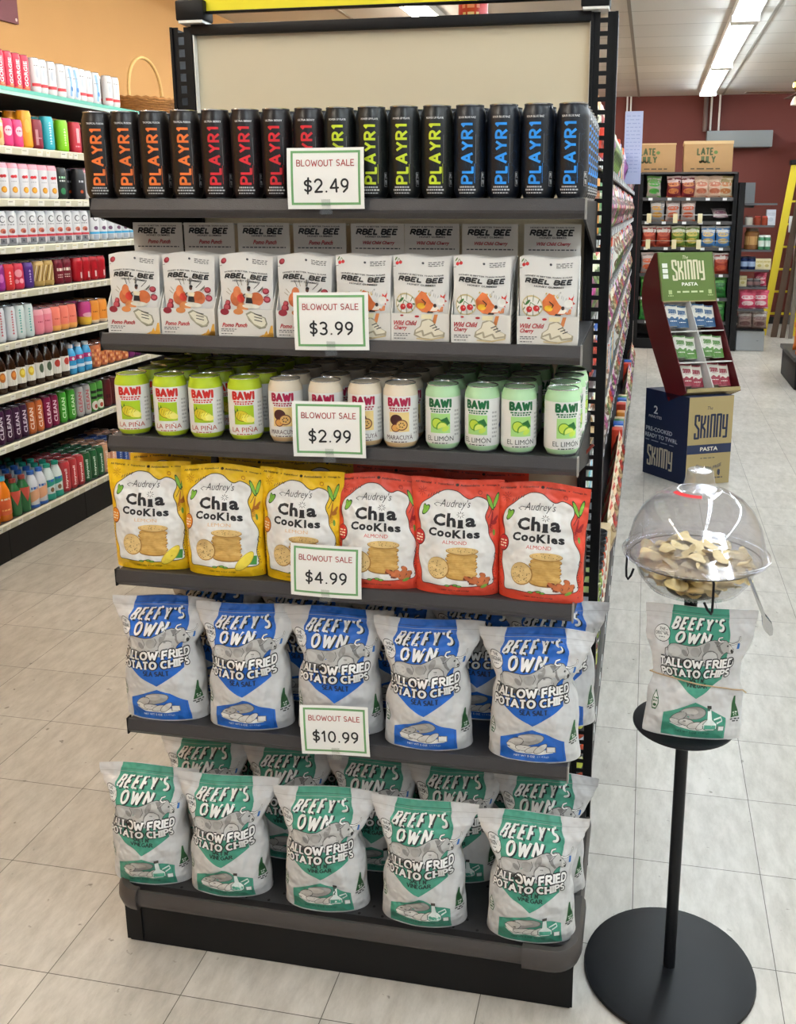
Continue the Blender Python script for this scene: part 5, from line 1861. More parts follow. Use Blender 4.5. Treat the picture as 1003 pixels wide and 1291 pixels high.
# shelf -> runs of (first y, last y, count, kind); the number of rows behind comes first
RUNS = {
    'A': (2, [(1.800, 1.975, 4, 'gor'), (2.055, 2.110, 2, 'wred'), (2.180, 2.255, 2, 'wred'), (2.320, 2.375, 2, 'wblu'), (2.430, 2.487, 2, 'wred'), (2.560, 2.560, 1, 'wblu'), (2.675, 2.745, 2, 'wred')]),
    'B': (2, [(1.745, 1.745, 1, 'owh'), (1.812, 1.882, 2, 'pink'), (1.952, 1.952, 1, 'otall'), (2.030, 2.030, 1, 'mar'), (2.120, 2.120, 1, 'teal'), (2.236, 2.236, 1, 'lime'), (2.345, 2.345, 1, 'redp'), (2.46, 2.60, 3, 'mar')]),
    'C': (2, [(1.745, 2.110, 6, 'frt'), (2.190, 2.190, 1, 'bgrn'), (2.345, 2.345, 1, 'blk'), (2.42, 2.63, 4, 'frt')]),
    'D': (2, [(1.700, 2.345, 10, 'ring'), (2.440, 2.950, 8, 'ringb')]),
    'E': (3, [(1.650, 1.650, 1, 'prp'), (1.716, 1.716, 1, 'red'), (1.784, 1.784, 1, 'redd'), (1.856, 1.856, 1, 'vio'), (1.940, 2.012, 2, 'gold'), (2.092, 2.160, 2, 'kit'), (2.255, 2.465, 4, 'dred')]),
    'F': (3, [(1.620, 1.695, 2, 'wsl'), (1.760, 1.825, 2, 'wtl'), (1.898, 1.965, 2, 'pk2'), (2.033, 2.170, 3, 'cor'), (2.300, 2.300, 1, 'mgy'), (2.374, 2.450, 2, 'org')]),
    'G': (3, [(1.590, 1.590, 1, 'kom'), (1.660, 1.660, 1, 'kom'), (1.728, 1.796, 2, 'koy'), (1.866, 1.934, 2, 'kog'), (2.002, 2.070, 2, 'kor'), (2.134, 2.270, 3, 'crt'), (2.350, 2.625, 5, 'opat'), (2.695, 2.765, 2, 'plum')]),
    'H': (4, [(1.545, 1.709, 4, 'clp'), (1.767, 1.826, 2, 'clo'), (1.890, 1.950, 2, 'clm'), (2.018, 2.092, 2, 'clg'), (2.165, 2.228, 2, 'clw'), (2.288, 2.346, 2, 'gwb'), (2.425, 2.495, 2, 'drk')]),
    'I': (5, [(1.440, 1.525, 2, 'ojb'), (1.600, 1.666, 2, 'grd'), (1.732, 1.796, 2, 'pch'), (1.860, 1.924, 2, 'tlb'), (1.990, 2.114, 3, 'her'), (2.176, 2.300, 3, 'heg'), (2.362, 2.424, 2, 'hep'), (2.486, 2.548, 2, 'blu'), (2.61, 2.67, 2, 'hep')]),
}
SHN = {'A': 'teal-edged top', 'B': 'second', 'C': 'third', 'D': 'fourth', 'E': 'fifth', 'F': 'sixth', 'G': 'seventh', 'H': 'eighth', 'I': 'bottom'}
for n, (rows, runs) in RUNS.items():
    cnt = {}
    for (y0, y1, k, kind) in runs:
        p, look = LC[kind]
        word = 'bottle' if 'bottle' in p.root.name else 'can'
        bb = p.root.bound_box
        dia = max(v[0] for v in bb) - min(v[0] for v in bb)
        for i in range(k):
            y = y0 + (y1 - y0) * i / max(1, k - 1)
            cnt[kind] = cnt.get(kind, 0) + 1
            for row in range(rows):
                if row and (kind in ('bgrn', 'blk') and row > 1):
                    continue
                x = WX - .008 - dia / 2 - row * (dia + .004)
                rz = PI / 2 - .45 + .12 * math.sin(y * 31 + row * 5)
                lab = '%s %s, %s wall shelf, %s, %s along' % (look, word, SHN[n], 'front row' if row == 0 else ORD[row] + ' row', ORD[cnt[kind] - 1])
                p.put((x, y, WS[n] + .0004), rz, lab, '%s drinks on the %s wall shelf' % (look, SHN[n]))

# wicker basket at the end of the top shelf
wick = mat('wicker', '9c6a34', .7, noise_scale=80, noise_amt=.35)
wick2 = mat('wicker_light', 'd8b372', .6, noise_scale=50, noise_amt=.2)
bk = thing('wicker_basket', 'brown wicker basket with hooped handle at the end of the top wall shelf', 'basket', (-2.33, 3.44, WS['A'] + .001))
mb = MB()
for k in range(8):
    z = .012 + k * .0125
    r = .125 + .06 * (k / 7) ** .8
    mb.tube([(r * (1 + .018 * (1 if (j + k) % 2 else -1)) * math.cos(2 * PI * j / 40), r * 1.15 * (1 + .018 * (1 if (j + k) % 2 else -1)) * math.sin(2 * PI * j / 40), z + .003 * math.sin(j)) for j in range(41)], .0075, wick, 6, False)
mb.lathe([(.0005, .002), (.13, .002), (.13, .008), (.0005, .008)], wick, 24)
mb.build('woven_body', bk)
mb = MB()
mb.tube([(.186 * (1 + .012 * (1 if j % 2 else -1)) * math.cos(2 * PI * j / 48), .215 * math.sin(2 * PI * j / 48), .112 + .004 * (1 if j % 2 else -1)) for j in range(49)], .011, wick, 8, False)
mb.build('rim', bk)
mb = MB()
mb.tube([(.02, .198 * math.cos(PI * j / 24), .11 + .25 * math.sin(PI * j / 24) ** .75) for j in range(25)], .010, wick2, 8)
mb.build('handle', bk)

# picture on the orange wall
art_ = thing('wall_picture', 'maroon picture panel high on the orange wall above the drinks', 'picture', (X_LEFT + .012, 2.35, 2.86))
MB().prism([(-.42, -.30), (.52, -.285), (.525, .36), (-.42, .36)], 'x', -.010, .008, mat('picture_maroon', '6d3540', .6)).build('panel', art_, 0)
pm = MB()
a = Art()
rg = random.Random(4)
pts = [(-.40, -.05)] + [(-.40 + k * .06, -.05 + rg.uniform(-.05, .22) - k * .004) for k in range(1, 15)] + [(.49, .36), (-.40, .36)]
a.poly([(x, z) for x, z in pts], '8f6470', 0)
for y, z in ((.50, -.265), (.50, .33), (-.40, -.28)):
    a.ell(y, z, .009, .009, 'c9b8b4', 1, 10)
a.emit(pm, lambda x, y, d: (.0082 + d, x, y), .0004)
pm.build('print', art_, 0)

# ------------------------------------------------------------------ the aisle run behind the end unit
run = thing('aisle_shelving', 'black aisle shelving run reaching back from the end unit', 'shelving unit', (.1715, 3.5, 0))
RO = Vector((-.1715, -3.5, 0))


def rput(mb, name, parent=run, smooth=0):
    o = mb.build(name, parent, smooth)
    if parent is run:
        o.location = RO
    return o


RX = .640
RXU = .575
RY0, RY1 = -.02, 7.2
RZ = [.150, .545, .785, 1.025, 1.265, 1.505, 1.742]
rput(MB().box(.155, .19, RY0 + .06, RY1, .02, 1.96, mat('run_spine', '2e2b28', .6)), 'spine_panel')
rput(MB().box(.12, .36, RY0 + .06, RY1, 1.955, 1.972, blackm), 'top_cap')
rput(MB().box(-.29, RX + .005, RY0 + .02, RY1, .002, .115, blackm), 'kick_base')
rput(MB().prism([(-.002, 0.002), (-.002, 1.93), (.03, 1.955), (.07, 1.93), (.07, .002)], 'x', -.336, -.318, blackm2), 'side_post')
for z in RZ:
    sx = RX if z < .2 else RXU
    s = rput(MB().box(.19, sx, RY0, RY1, z - .014, z - .0005, shelfdeck), 'shelf')
    mb = MB().prism([(sx, z + .001), (sx + .006, z + .001), (sx + .010, z - .006), (sx + .006, z - .034), (sx, z - .034)], 'y', RY0, RY1, mat('grey_rail', '4a494a', .4, metal=.3))
    rg = random.Random(int(z * 100))
    y = RY0 + .05
    while y < RY1 - .1:
        mb.box(sx + .007, sx + .0105, y, y + .045, z - .030, z - .004, mat('shelf_ticket', 'dfe2e4', .5))
        y += rg.uniform(.10, .26)
    rput(mb, 'price_rail', s)
rput(MB().box(.19, RX - .02, RY1, RY1 + .02, .02, 1.96, blackm), 'end_panel')

prx = random.Random(17)
jl = {}


def salsa(kind):
    body, lid, lab, look = kind
    mb = MB().lathe([(.036, 0), (.040, .005), (.040, .085), (.036, .097), (.033, .100)], ink(body, .12), 20)
    a = Art()
    a.rect(-.06, .022, .06, .075, lab, 0)
    a.ell(-.01, .05, .014, .018, 'c9d04a' if lab == '1c1c22' else '8a3a2a', 1)
    a.scribble(-.04, .060, .07, .007, 'd9d6cc', 1, 4)
    a.emit(mb, cyl_map(.040), .0003, .0002, du=.012)
    t = thing('salsa_jar', '', 'jar')
    b = mb.build('jar_body', t)
    l = MB().lathe([(.036, .0995), (.0375, .100), (.0375, .114), (.035, .116), (.031, .1145), (.0005, .1145)], mat('jar_lid_%s' % lid, lid, .3, metal=.7), 20).build('lid', t)
    return Proto(t, [b, l]), look


JARS = [salsa(k) for k in (('a33a1c', '85888c', '1c1c22', 'red salsa'), ('8e2a16', '8f9196', 'b9c23a', 'dark red salsa'), ('6f8a2a', '7d8a4a', '1c1c22', 'green salsa'), ('a8401e', '2a2c30', 'd9d2c0', 'tomato sauce'))]


def ebox(w, d, h, col, strip, look, name='carton'):
    mb = MB().bbox(-w / 2, w / 2, -d / 2, d / 2, 0, h, .0015, ink(col))
    a = Art()
    a.rect(-w * .42, h * .62, w * .42, h * .80, strip, 0)
    a.ell(0, h * .36, w * .26, h * .14, strip, 0)
    a.scribble(-w * .35, h * .68, w * .7, h * .05, col, 1, 3)
    a.emit(mb, lambda x, y, dd: (x, -d / 2 - dd, y), .0004)
    o = mb.build(name)
    o['category'] = 'carton'
    return Proto(o), look


def sbag(w, h, body, top, art_col, look, name='snack_bag', d=.035, art=None, cat='snack bag'):
    fn = pouch_fn(w, h, [(0, .98), (.3, .9), (.7, .9), (1, 1)], [(0, .004), (.12, d * .6), (.45, d), (.8, d * .5), (.94, .004), (1, .001)], prx.uniform(1, 9), .004, .05)
    a = Art()
    a.rect(-1, .68, 1, 1, top, 0)
    a.ell(0, .62, .62, .12, art_col, 1)
    a.scribble(-.45, .60, .9, .045, body, 2, 4)
    a.ell(0, .30, .55, .13, art_col, 1)
    a.rect(-1, 0, 1, .07, art_col, 1)
    if art:
        a.s += art.s
    o = make_pouch(name, fn, ink(body, .35), a, None, 12, 14, du=.2, dv=.1, rough=.35)
    o['category'] = cat
    return Proto(o), look


CART = [ebox(.085, .06, .19, 'cf3f24', 'e9e0d0', 'red-orange'), ebox(.08, .05, .175, 'd9d7d0', '2f6fb0', 'white and blue'), ebox(.08, .06, .18, '2a5fb4', 'e4e6ea', 'blue'), ebox(.085, .06, .17, '2f7a44', 'd9e2d0', 'green'),
        ebox(.09, .06, .16, 'c9b28a', 'e9e4d8', 'kraft brown'), ebox(.08, .05, .18, 'd98a2a', '7a2a1c', 'orange'), ebox(.09, .05, .15, '2fa0bf', 'e4eef0', 'turquoise')]
SBAG = [sbag(.14, .20, 'cfc9a8', '5a6a3a', '3a4a2a', 'cream seed'), sbag(.14, .20, 'b83a8a', 'e0b0d0', '6a1a50', 'magenta'), sbag(.15, .21, 'c9c9c4', '8a4a2a', '55331c', 'silver and brown'), sbag(.14, .19, '6a8a3a', 'dfe0c0', '33501c', 'leaf green'),
        sbag(.14, .20, 'b9a27a', 'e9e2cc', '7a5a2c', 'tan'), sbag(.15, .20, 'c0301f', 'e9d0b0', '7a1410', 'red'), sbag(.14, .20, '8a4a8a', 'd8c0d8', '4a2050', 'purple')]


def shelf_goods(level, z, plan):
    """plan: list of (proto list, count) laid out along the run, nearest the end unit first"""
    y = .02
    cnt = {}
    for protos, kcount in plan:
        for i in range(kcount if kcount else 200):
            p, look = protos[(i + level) % len(protos)] if len(protos) > 1 else protos[0]
            bb = p.root.bound_box if p.root.type == 'MESH' else p.children[0].bound_box
            w = max(v[0] for v in bb) - min(v[0] for v in bb)
            dp = max(v[1] for v in bb) - min(v[1] for v in bb)
            y += w / 2 + (.004 if y < 2.5 else .022)
            if y > RY1 - .15:
                return
            kind = p.root.name.split('.')[0].replace('_', ' ')
            key = (look, kind)
            cnt[key] = cnt.get(key, 0) + 1
            sx = RX if level == 0 else RXU
            if kind == 'salsa jar' and level == 0:
                p.put((sx - .003 - dp / 2, y, z + .1172), PI / 2 - .5, '%s %s, %s along, upper layer on the lowest right aisle shelf' % (look, kind, ORD[cnt[key] - 1]), '%s %ss along the aisle shelving' % (look, kind))
            p.put((sx - .003 - dp / 2 + (.022 if kind == 'snack bag' else .0), y, z + .0006), PI / 2 - .5 * (kind == 'salsa jar'), '%s %s, %s along the %s level of the right aisle shelving' % (look, kind, ORD[cnt[key] - 1], ORD[level]), '%s %ss along the aisle shelving' % (look, kind))
            y += w / 2


shelf_goods(0, RZ[0], [(JARS[:2], 8), (JARS[2:3], 3), (JARS[3:], 5), (CART[4:5], 3), (SBAG[4:6], 10), (CART, 12), (SBAG + CART[:3], 0)])
shelf_goods(1, RZ[1], [(JARS[:1], 2), (JARS[2:3], 1), (JARS[3:], 3), (SBAG[4:5], 1), (CART[4:5], 2), (CART[3:4], 2), (CART[6:], 2), (SBAG[2:3], 5), (SBAG, 14), (SBAG + CART[:3], 0)])
shelf_goods(2, RZ[2], [(SBAG[4:5], 2), (CART[1:2], 2), (CART[6:], 3), (CART[3:4], 1), (SBAG[2:5], 8), (CART, 12), (SBAG + CART[:3], 0)])
shelf_goods(3, RZ[3], [(CART[5:6], 2), (SBAG[6:], 2), (CART[3:4], 2), (SBAG[5:6], 3), (CART[2:3], 3), (SBAG, 14), (SBAG + CART[:3], 0)])
shelf_goods(4, RZ[4], [(SBAG[3:4], 2), (SBAG[1:2], 3), (SBAG[3:4], 3), (SBAG[5:6], 2), (CART, 12), (SBAG[2:4], 6), (SBAG + CART[:3], 0)])
shelf_goods(5, RZ[5], [(CART[0:1], 4), (CART[1:2], 2), (CART[2:3], 3), (CART[5:6], 4), (CART[3:4], 6), (SBAG, 12), (SBAG + CART[:3], 0)])
shelf_goods(6, RZ[6], [(SBAG[0:1], 5), (CART[5:6], 3), (SBAG[5:6], 2), (SBAG[6:], 4), (SBAG[3:4], 6), (CART, 10), (SBAG + CART[:3], 0)])
# pale sign standing up between the bags and the tin on top
hs = thing('shelf_sign', 'pale lavender sign sheet standing above the right aisle shelving', 'sign', (.625, 3.98, 1.7365))
MB().box(-.062, .046, -.003, .003, 0, .43, mat('lavender_sheet', 'a9b2d2', .5, noise_scale=6, noise_amt=.08)).build('sheet', hs, 0)
mb = MB()
a = Art()
for k in range(16):
    a.scribble(-.052, .40 - k * .022, .085, .005, '8f99c0', 0, 4, k)
a.emit(mb, lambda x, y, d: (x, -.003 - d, y), .0004)
mb.build('print', hs, 0)
tin = thing('coffee_tin', 'red and gold tin standing on top of the shelving behind the yellow sign', 'tin', (.309, .21, 1.9725))
mb = MB().lathe([(.034, 0), (.035, .003), (.035, .10), (.034, .103)], ink('b3262a', .3), 24, mats=[alum, ink('b3262a', .3), alum])
a = Art()
a.rect(-.04, .012, .04, .030, 'c9953a', 0)
a.scribble(-.02, .055, .04, .008, 'e3c8a8', 0, 3)
a.scribble(-.022, .072, .044, .008, 'd98a80', 0, 3)
a.emit(mb, cyl_map(.035), .0003, .0002, du=.01)
mb.build('tin_body', tin)
MB().lathe([(.036, .1025), (.0365, .103), (.0365, .112), (.034, .1135), (.0005, .1135)], ink('7a1a1c', .4), 24).build('lid', tin)

# ------------------------------------------------------------------ far end of the store
bu = thing('snack_shelving', 'black snack shelving facing the aisle at the far end of the store', 'shelving unit', (1.1, 9.2, 0))
BO = Vector((-1.1, -9.2, 0))


def bput(mb, name, parent=bu, smooth=0):
    o = mb.build(name, parent, smooth)
    if parent is bu:
        o.location = BO
    return o


BZ = [.33, .60, .868, 1.164, 1.45, 1.710]
bput(MB().box(.62, 1.66, 9.44, 9.47, .0, 2.0, mat('unit_back', '2b2927', .6)), 'back_panel')
for x0 in (.60, 1.632):
    bput(MB().box(x0, x0 + .045, 9.02, 9.47, .0, 1.98, blackm), 'upright')
bput(MB().box(.645, 1.632, 9.0, 9.44, .002, .12, blackm), 'kick_base')
bput(MB().box(.62, 1.66, 8.98, 9.46, 1.965, 1.985, mat('grey_rail', '5c5b5c')), 'top_shelf')
cream_t = ink('d9cfa8')
for i, z in enumerate(BZ):
    s = bput(MB().box(.645, 1.632, 9.0, 9.44, z - .016, z - .0005, shelfdeck), 'shelf')
    mb = MB().box(.645, 1.632, 8.992, 9.0, z - .036, z + .002, MATS['grey_rail'])
    rg = random.Random(i)
    for k in range(5):
        x = .70 + k * .2 + rg.uniform(-.04, .04)
        mb.box(x, x + .045, 8.990, 8.992, z - .032, z - .004, mat('shelf_ticket', 'dfe2e4'))
    bput(mb, 'price_rail', s)
    if i in (3, 4):
        f = MB().tube([(.65, 8.985, z + .07), (1.63, 8.985, z + .07)], .003, mat('wire_steel', 'c4c4bf', .3, metal=.8), 6)
        bput(f, 'fence_wire', s)
        for k, x in enumerate((.70, .99, 1.26)):
            bput(MB().box(x, x + .05, 8.975, 8.980, z - .02, z + .085, cream_t), 'shelf_tag', s)

cb = {}
for key, body, top, ac, look in (('g', '8f8a80', '4d7d34', '3f8a34', 'green and white'), ('m', '6d1a24', 'c9b2b0', 'b06a3a', 'maroon'), ('t', 'b89a86', 'c4a890', 'a8624a', 'tan and pink'), ('n', 'b5a68c', '8a7a4a', 'a8683a', 'tan and olive'),
                                 ('y', '8d8f92', 'cfc8c4', 'b8863a', 'white and grey'), ('o', '9a8f8c', 'cfc0bc', 'b5522c', 'white and orange'), ('r', '8a2a1c', 'cdc4be', 'a84a2c', 'rust and white'), ('v', '5d7a2c', 'cbcfbc', 'b0a04a', 'olive and white'), ('b', '3f77b0', 'cbd0d2', 'b8a06a', 'blue and white'), ('e', '2f7a34', '57a04a', '1c5a24', 'leaf green')):
    cb[key] = sbag(.165, .235, body, top, ac, look, 'snack_bag', .04)
ROWS = {5: [(.765, 'g'), (.985, 'm'), (1.145, 'm'), (1.285, 't'), (1.430, 't'), (1.545, 'n')], 4: [(.815, 'y'), (.985, 'o'), (1.155, 'o')], 3: [(.735, 'r'), (.895, 'r'), (1.060, 'v'), (1.215, 'v'), (1.390, 'b'), (1.550, 'b')],
        2: [(.735, 'o'), (.88, 'y'), (1.06, 'o'), (1.24, 'y'), (1.40, 'o'), (1.55, 'r')], 1: [(.74, 'e'), (.92, 'e'), (1.10, 'e'), (1.28, 'e'), (1.45, 'e'), (1.545, 'e')], 0: [(.74, 'e'), (.94, 'n'), (1.14, 'e'), (1.34, 'n'), (1.54, 'e')]}
for lv, row in ROWS.items():
    for j, (x, key) in enumerate(row):
        p, look = cb[key]
        p.put((x, 9.06, BZ[lv] + .0006), math.radians(prx.uniform(-6, 6)), '%s snack bag, %s from the left on %s shelf of the far unit' % (look, ORD[j], ['lowest', 'fifth', 'fourth', 'third', 'second', 'top'][lv]), 'snack bags on the far unit')
p, look = sbag(.17, .235, 'c9bcbc', 'd8d0d2', '9a6a80', 'crumpled pink and white')
p.put((1.52, 9.12, BZ[4] + .045), .1, 'crumpled pink and white snack bag lying on the second far shelf', 'snack bags on the far unit', rx=-1.15)

kraft = mat('kraft_card', 'a8845a', .8, noise_scale=12, noise_amt=.05)
for i, (x0, x1, z1, y0) in enumerate(((.585, .985, 2.285, 9.03), (1.075, 1.60, 2.285, 9.02))):
    t = thing('snack_carton', 'brown cardboard carton with green lettering, %s, atop the far snack shelving' % ('smaller one' if i == 0 else 'wider with pale flap'), 'carton', ((x0 + x1) / 2, y0 + .2, 1.986), 0, 'brown cartons on the far unit')
    hw, h = (x1 - x0) / 2, z1 - 1.986
    mb = MB().bbox(-hw, hw, -.2, .2, 0, h, .003, kraft)
    a = Art()
    a.line('LATE', -hw * .93 if i == 0 else -.115, h * .62, .165, h * .22, .016, '4a5a34', 0, gap=.3, serif='sq')
    a.line('JULY', -hw * .86 if i == 0 else -.09, h * .34, .165, h * .22, .016, '4a5a34', 0, gap=.34, serif='sq')
    a.ell((-hw * .93 if i == 0 else -.115) + .195, h * .70, .022, .020, '5c7a3c', 0, 8)
    a.scribble(-hw * .7, h * .09, hw * 1.3, .014, '55482f', 0, 5, i)
    a.emit(mb, lambda x, y, d: (x, -.2 - d, y), .0015)
    mb.build('carton_body', t, 30)
    MB().box(-hw - .004, hw + .004, -.204, .204, h - .001, h + (.012 if i == 0 else .032), mat('pale_card', 'cdae80', .8)).build('lid_flap', t, 0)

# narrow grey shelving to the right of it
nu = thing('narrow_shelving', 'narrow grey shelving of jars beside the black snack unit at the far end', 'shelving unit', (1.9, 9.2, 0))
NO = Vector((-1.9, -9.2, 0))


def nput(mb, name, parent=nu, smooth=0):
    o = mb.build(name, parent, smooth)
    if parent is nu:
        o.location = NO
    return o


NZ = [1.650, 1.410, 1.142, .923, .729, .479, .255]
greysh = mat('grey_shelf', '4d4e52', .5)
nput(MB().box(1.690, 1.755, 8.98, 9.42, .0, 1.87, blackm), 'side_post')
nput(MB().box(1.755, 1.90, 9.40, 9.42, 1.60, 1.88, mat('grey_panel', '6b6e70', .6)), 'head_panel')
for i, z in enumerate(NZ[:-1]):
    s = nput(MB().box(1.755, 2.105 - .012 * i, 9.0, 9.40, z - .022, z - .0005, greysh), 'shelf')
nput(MB().box(1.755, 2.06, 9.0, 9.40, .235, .255, blackm), 'base_shelf')
nput(MB().bbox(1.765, 2.075, 9.02, 9.40, .002, .234, .006, mat('galvanised_panel', '9da2a5', .4, metal=.4)).lathe([(.0005, 0), (.012, 0), (.012, .002), (.0005, .002)], blackm, 12, (2.0, 9.02, .12)), 'base_panel')


def jar_thing(name, r, h, body, cap, lab, look, cat='jar'):
    mb = MB().lathe([(r * .94, 0), (r, .004), (r, h * .78), (r * .80, h * .86)], ink(body, .2), 16)
    if lab:
        a = Art().rect(-r * 1.2, h * .22, r * 1.2, h * .62, lab, 0)
        a.emit(mb, cyl_map(r), .0004, .0002, du=r * .3)
    t = thing(name, '', cat)
    b = mb.build('jar_body', t)
    l = MB().lathe([(r * .80, h * .855), (r * .84, h * .86), (r * .84, h * .985), (r * .7, h), (.0005, h)], ink(cap, .4), 16).build('cap', t)
    return Proto(t, [b, l]), look


def row(items, z, where):
    seen = {}
    for (p, look), x, y in items:
        seen[look] = seen.get(look, 0) + 1
        kind = p.root.name.split('.')[0].replace('_', ' ')
        p.put((x, y, z + .0006), 0, '%s %s, %s of its kind on the narrow grey shelving %s' % (look, kind, ORD[seen[look] - 1], where), 'goods on the narrow grey shelving')


J1 = jar_thing('supplement_jar', .036, .10, '8a3a28', 'b9483a', None, 'rust red')
J2 = jar_thing('supplement_jar', .045, .10, 'b8b4aa', '5a2a22', None, 'white and red')
J3 = jar_thing('supplement_jar', .080, .235, '7a5330', '4a3a2a', 'a8804c', 'large amber')
J4 = jar_thing('supplement_bottle', .036, .16, '3f7a58', 'd2d8d4', 'b9c9c0', 'green-labelled', 'bottle')
J5 = jar_thing('supplement_jar', .045, .14, '16264f', '101a38', '8fa2c0', 'dark blue')
J6 = jar_thing('supplement_jar', .040, .09, '5a5558', '8a8a8c', '7a5a5a', 'grey')
C1 = ebox(.10, .08, .17, 'c3cbd6', 'a9b4c4', 'white', 'supplement_box')
C2 = ebox(.085, .07, .12, 'c9c09a', 'a89a5a', 'cream', 'supplement_box')
P1 = sbag(.19, .212, 'c23a5c', 'd0506e', 'e3c9cc', 'hot pink', 'protein_bag', .045)
P2 = sbag(.17, .20, '7d6a62', 'a8a09a', '5a3a38', 'brown', 'bulk_bag', .05)
P3 = sbag(.14, .155, 'b02a4a', 'c04a66', 'd9b0b4', 'crimson', 'protein_bag', .04)
row([(J2, 1.82, 9.08), (J1, 1.915, 9.08), (J1, 1.995, 9.08), (C1, 2.055, 9.10)], NZ[1], 'second level')
row([(J3, 1.87, 9.12), (J4, 1.97, 9.06), (J4, 2.035, 9.06), (J4, 2.0, 9.14)], NZ[2], 'third level')
row([(J5, 1.80, 9.07), (J5, 1.885, 9.07), (J5, 1.84, 9.17), (C2, 1.965, 9.07), (C2, 2.045, 9.07)], NZ[3], 'fourth level')
row([(C2, 1.80, 9.10), (J6, 1.88, 9.08), (J6, 1.955, 9.08), (P3, 2.0, 9.16)], NZ[4], 'fifth level')
row([(P1, 1.865, 9.07), (P1, 2.01, 9.12)], NZ[5], 'sixth level')
row([(P2, 1.85, 9.07), (P2, 1.95, 9.17), (P2, 2.01, 9.06)], NZ[6], 'base level')

# ladder and boards leaning at the back
ld = thing('step_ladder', 'yellow fibreglass step ladder with black cap leaning by the maroon wall', 'ladder', (2.42, 10.5, 0))
yel = mat('ladder_yellow', 'd9c21a', .45)
for k, (x0, x1) in enumerate(((-.20, .06), (.22, .36))):
    mb = MB()
    d = (x1 - x0)
    vs = []
    for z, x in ((0.002, x0), (2.12, x1)):
        for dx, dy in ((-.045, -.018), (.045, -.018), (.045, .018), (-.045, .018)):
            vs.append((x + dx, dy + .12 * z / 2.12, z))
    mb.add(vs, [(0, 1, 5, 4), (1, 2, 6, 5), (2, 3, 7, 6), (3, 0, 4, 7), (0, 3, 2, 1), (4, 5, 6, 7)], yel)
    mb.build('rail', ld, 0)
for k in range(7):
    z = .28 + k * .28
    t = z / 2.12
    MB().box(-.20 + .26 * t, .22 + .14 * t, -.02 + .12 * t, .05 + .12 * t, z - .012, z + .012, yel).build('step', ld, 0)
MB().bbox(-.0, .44, .06, .20, 2.12, 2.18, .01, blackm).build('top_cap', ld)
MB().box(.03, .12, .05, .052, 1.30, 1.50, paper).build('sticker', ld, 0)
brownw = mat('board_brown', '4d3826', .7, noise_scale=8, noise_amt=.25)
greyw = mat('board_grey', '6d6459', .7, noise_scale=8, noise_amt=.25)
for i, (xb, xt, y, w, L, m, look) in enumerate(((2.34, 2.56, 10.32, .075, 1.75, brownw, 'dark brown board leaning nearest the yellow ladder'), (2.44, 2.62, 10.27, .06, 1.65, brownw, 'second brown board leaning beside the dark brown board'), (2.53, 2.60, 10.22, .05, 1.70, greyw, 'grey board standing between the brown boards and the cooler'))):
    mb = MB()
    vs = []
    for z, x in ((.002, xb), (L, xt)):
        for dx, dy in ((-w / 2, -.012), (w / 2, -.012), (w / 2, .012), (-w / 2, .012)):
            vs.append((x + dx, y + dy + .25 * z / L, z))
    mb.add(vs, [(0, 1, 5, 4), (1, 2, 6, 5), (2, 3, 7, 6), (3, 0, 4, 7), (0, 3, 2, 1), (4, 5, 6, 7)], m)
    tag(mb.build('leaning_board', smooth=0), look, 'board')

# drinks cooler at the right edge
ck = thing('drinks_cooler', 'white upright cooler with red top panel at the right edge of the store', 'cooler', (3.10, 11.05, 0))
wc = mat('cooler_white', 'c4c8cc', .35)
MB().bbox(-.40, .40, 0, .7, .50, 2.22, .008, wc).build('cabinet', ck)
MB().bbox(-.40, .40, .01, .7, .02, .495, .008, mat('cooler_grey', '7d8083', .4)).build('machine_base', ck)
MB().bbox(-.43, .42, -.02, .7, 2.22, 2.52, .008, mat('cooler_red', '9c1f2c', .4)).build('top_panel', ck)
MB().box(-.36, .36, -.012, -.001, .56, 2.15, mat('cooler_glass', '9aa6ad', .08)).build('glass_door', ck, 0)
MB().box(-.385, -.365, -.02, -.001, .52, 2.20, blackm).build('door_frame', ck, 0)
for k in range(4):
    MB().box(-.34, .34, -.004, .009, .10 + k * .08, .13 + k * .08, blackm).build('vent_slot', ck, 0)

# produce stand entering at the right edge
ps = thing('produce_stand', 'low black produce stand with orange bags at the right edge of the aisle', 'produce stand', (2.62, 7.0, 0))
MB().bbox(-.55, .6, -.4, .5, .003, .26, .01, blackm).build('base_box', ps)
MB().bbox(-.57, .62, -.42, .52, .26, .30, .006, mat('dark_trim', '3a3836', .5)).build('rim', ps)
bdg = MB().lathe([(.0005, 0), (.03, 0), (.03, .006), (.0005, .006)], steel, 16).build('badge', ps)
bdg.rotation_euler = (PI / 2, 0, 0)
bdg.location = (-.50, -.4005, .19)
op, look = sbag(.20, .26, 'd9762a', 'e2953a', 'b8501c', 'orange', 'carrot_bag', .06, cat='bag of carrots')
op.put((2.18, 6.78, .301), .2, 'orange bag nearest the corner of the low produce stand', 'orange bags on the produce stand')
op.put((2.20, 7.06, .301), -.2, 'second orange bag further back on the low produce stand', 'orange bags on the produce stand')
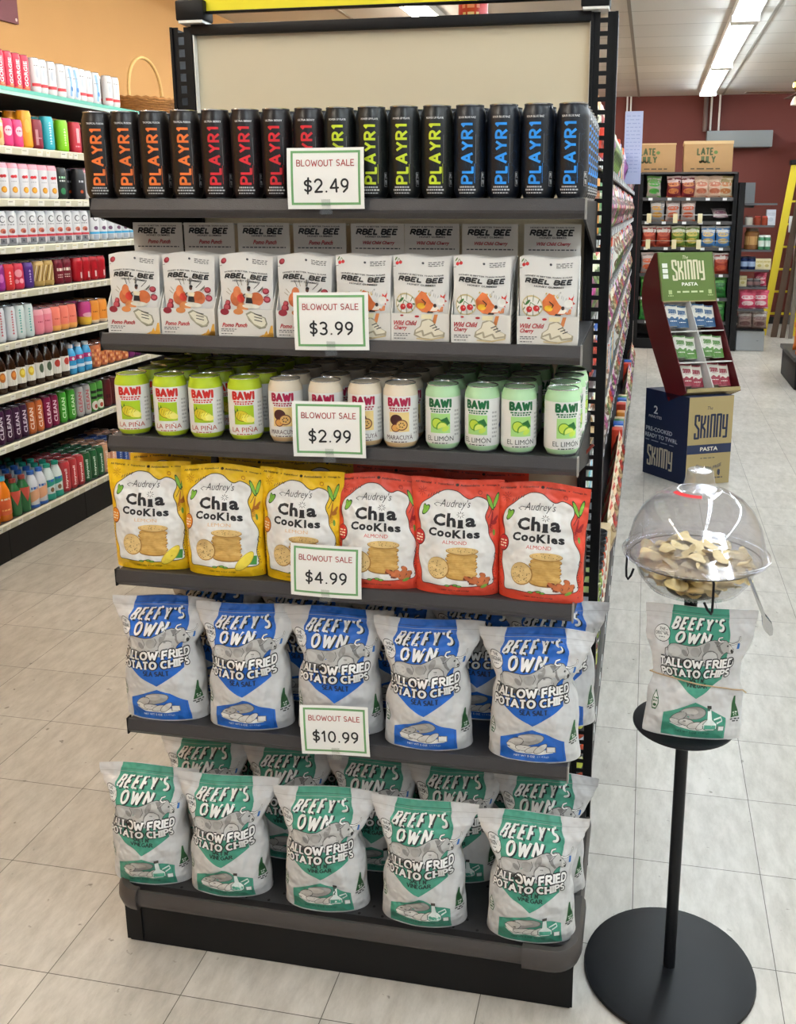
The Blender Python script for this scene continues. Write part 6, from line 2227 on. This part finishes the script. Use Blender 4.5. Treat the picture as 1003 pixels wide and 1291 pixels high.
gp, look = sbag(.18, .32, '4d7a34', '6a9a44', '2f5a24', 'green', 'greens_bag', .06, cat='bag of greens')
gp.put((2.30, 7.32, .301), .1, 'tall green bag at the back of the low produce stand')

# duct, pipes and fan on the maroon wall
tag(MB().bbox(1.44, 2.30, 11.60, Y_BACK - .001, 2.40, 2.615, .006, mat('duct_grey', '7b7f80', .5)).build('wall_duct'), 'grey metal duct box across the maroon wall above the cartons', 'duct')
for i, (x, r, m) in enumerate(((.356, .012, white_metal), (.405, .012, white_metal), (1.415, .030, mat('pipe_grey', '6d5a54', .5)), (1.49, .014, white_metal), (1.60, .014, white_metal))):
    o = MB().tube([(0, 0, 2.62 if i > 1 else 1.0), (0, 0, Z_CEIL - .002)], r, m, 10).build('wall_pipe')
    o.location = (x, Y_BACK - .035 - r, 0)
    tag(o, ['first thin white pipe on the maroon wall behind the lavender sign', 'second thin white pipe on the maroon wall behind the lavender sign', 'thick grey pipe dropping from the ceiling beside the strip light', 'thin white pipe dropping to the grey duct, nearer the strip light', 'thin white pipe dropping to the grey duct, further from the strip light'][i], 'pipe', 'pipes on the maroon wall')
brass = mat('brass', 'b08a3a', .3, metal=.9)
fnn = thing('ceiling_fan', 'brass ceiling fan with white light bowls at the right edge', 'ceiling fan', (2.30, 9.0, Z_CEIL - .001))
MB().lathe([(.07, 0), (.06, -.05), (.018, -.06), (.018, -.14), (.09, -.16), (.13, -.20), (.13, -.25), (.09, -.29), (.05, -.31), (.05, -.34), (.0005, -.34)][::-1], brass, 28).build('motor', fnn)
for k in range(4):
    a = .12 + k * PI / 2
    o = MB().bbox(.10, .62, -.065, .065, -.300, -.294, .003, mat('fan_blade', '5a3b22', .5)).build('blade', fnn)
    o.rotation_euler = (0, 0, a)
for k in range(3):
    a = .3 + k * 2 * PI / 3
    MB().lathe([(.02, 0), (.035, -.02), (.05, -.06), (.055, -.09), (.052, -.09), (.0005, -.05)], ink('e9e2d0', .3), 18, (.10 * math.cos(a), .10 * math.sin(a), -.33)).build('light_bowl', fnn)
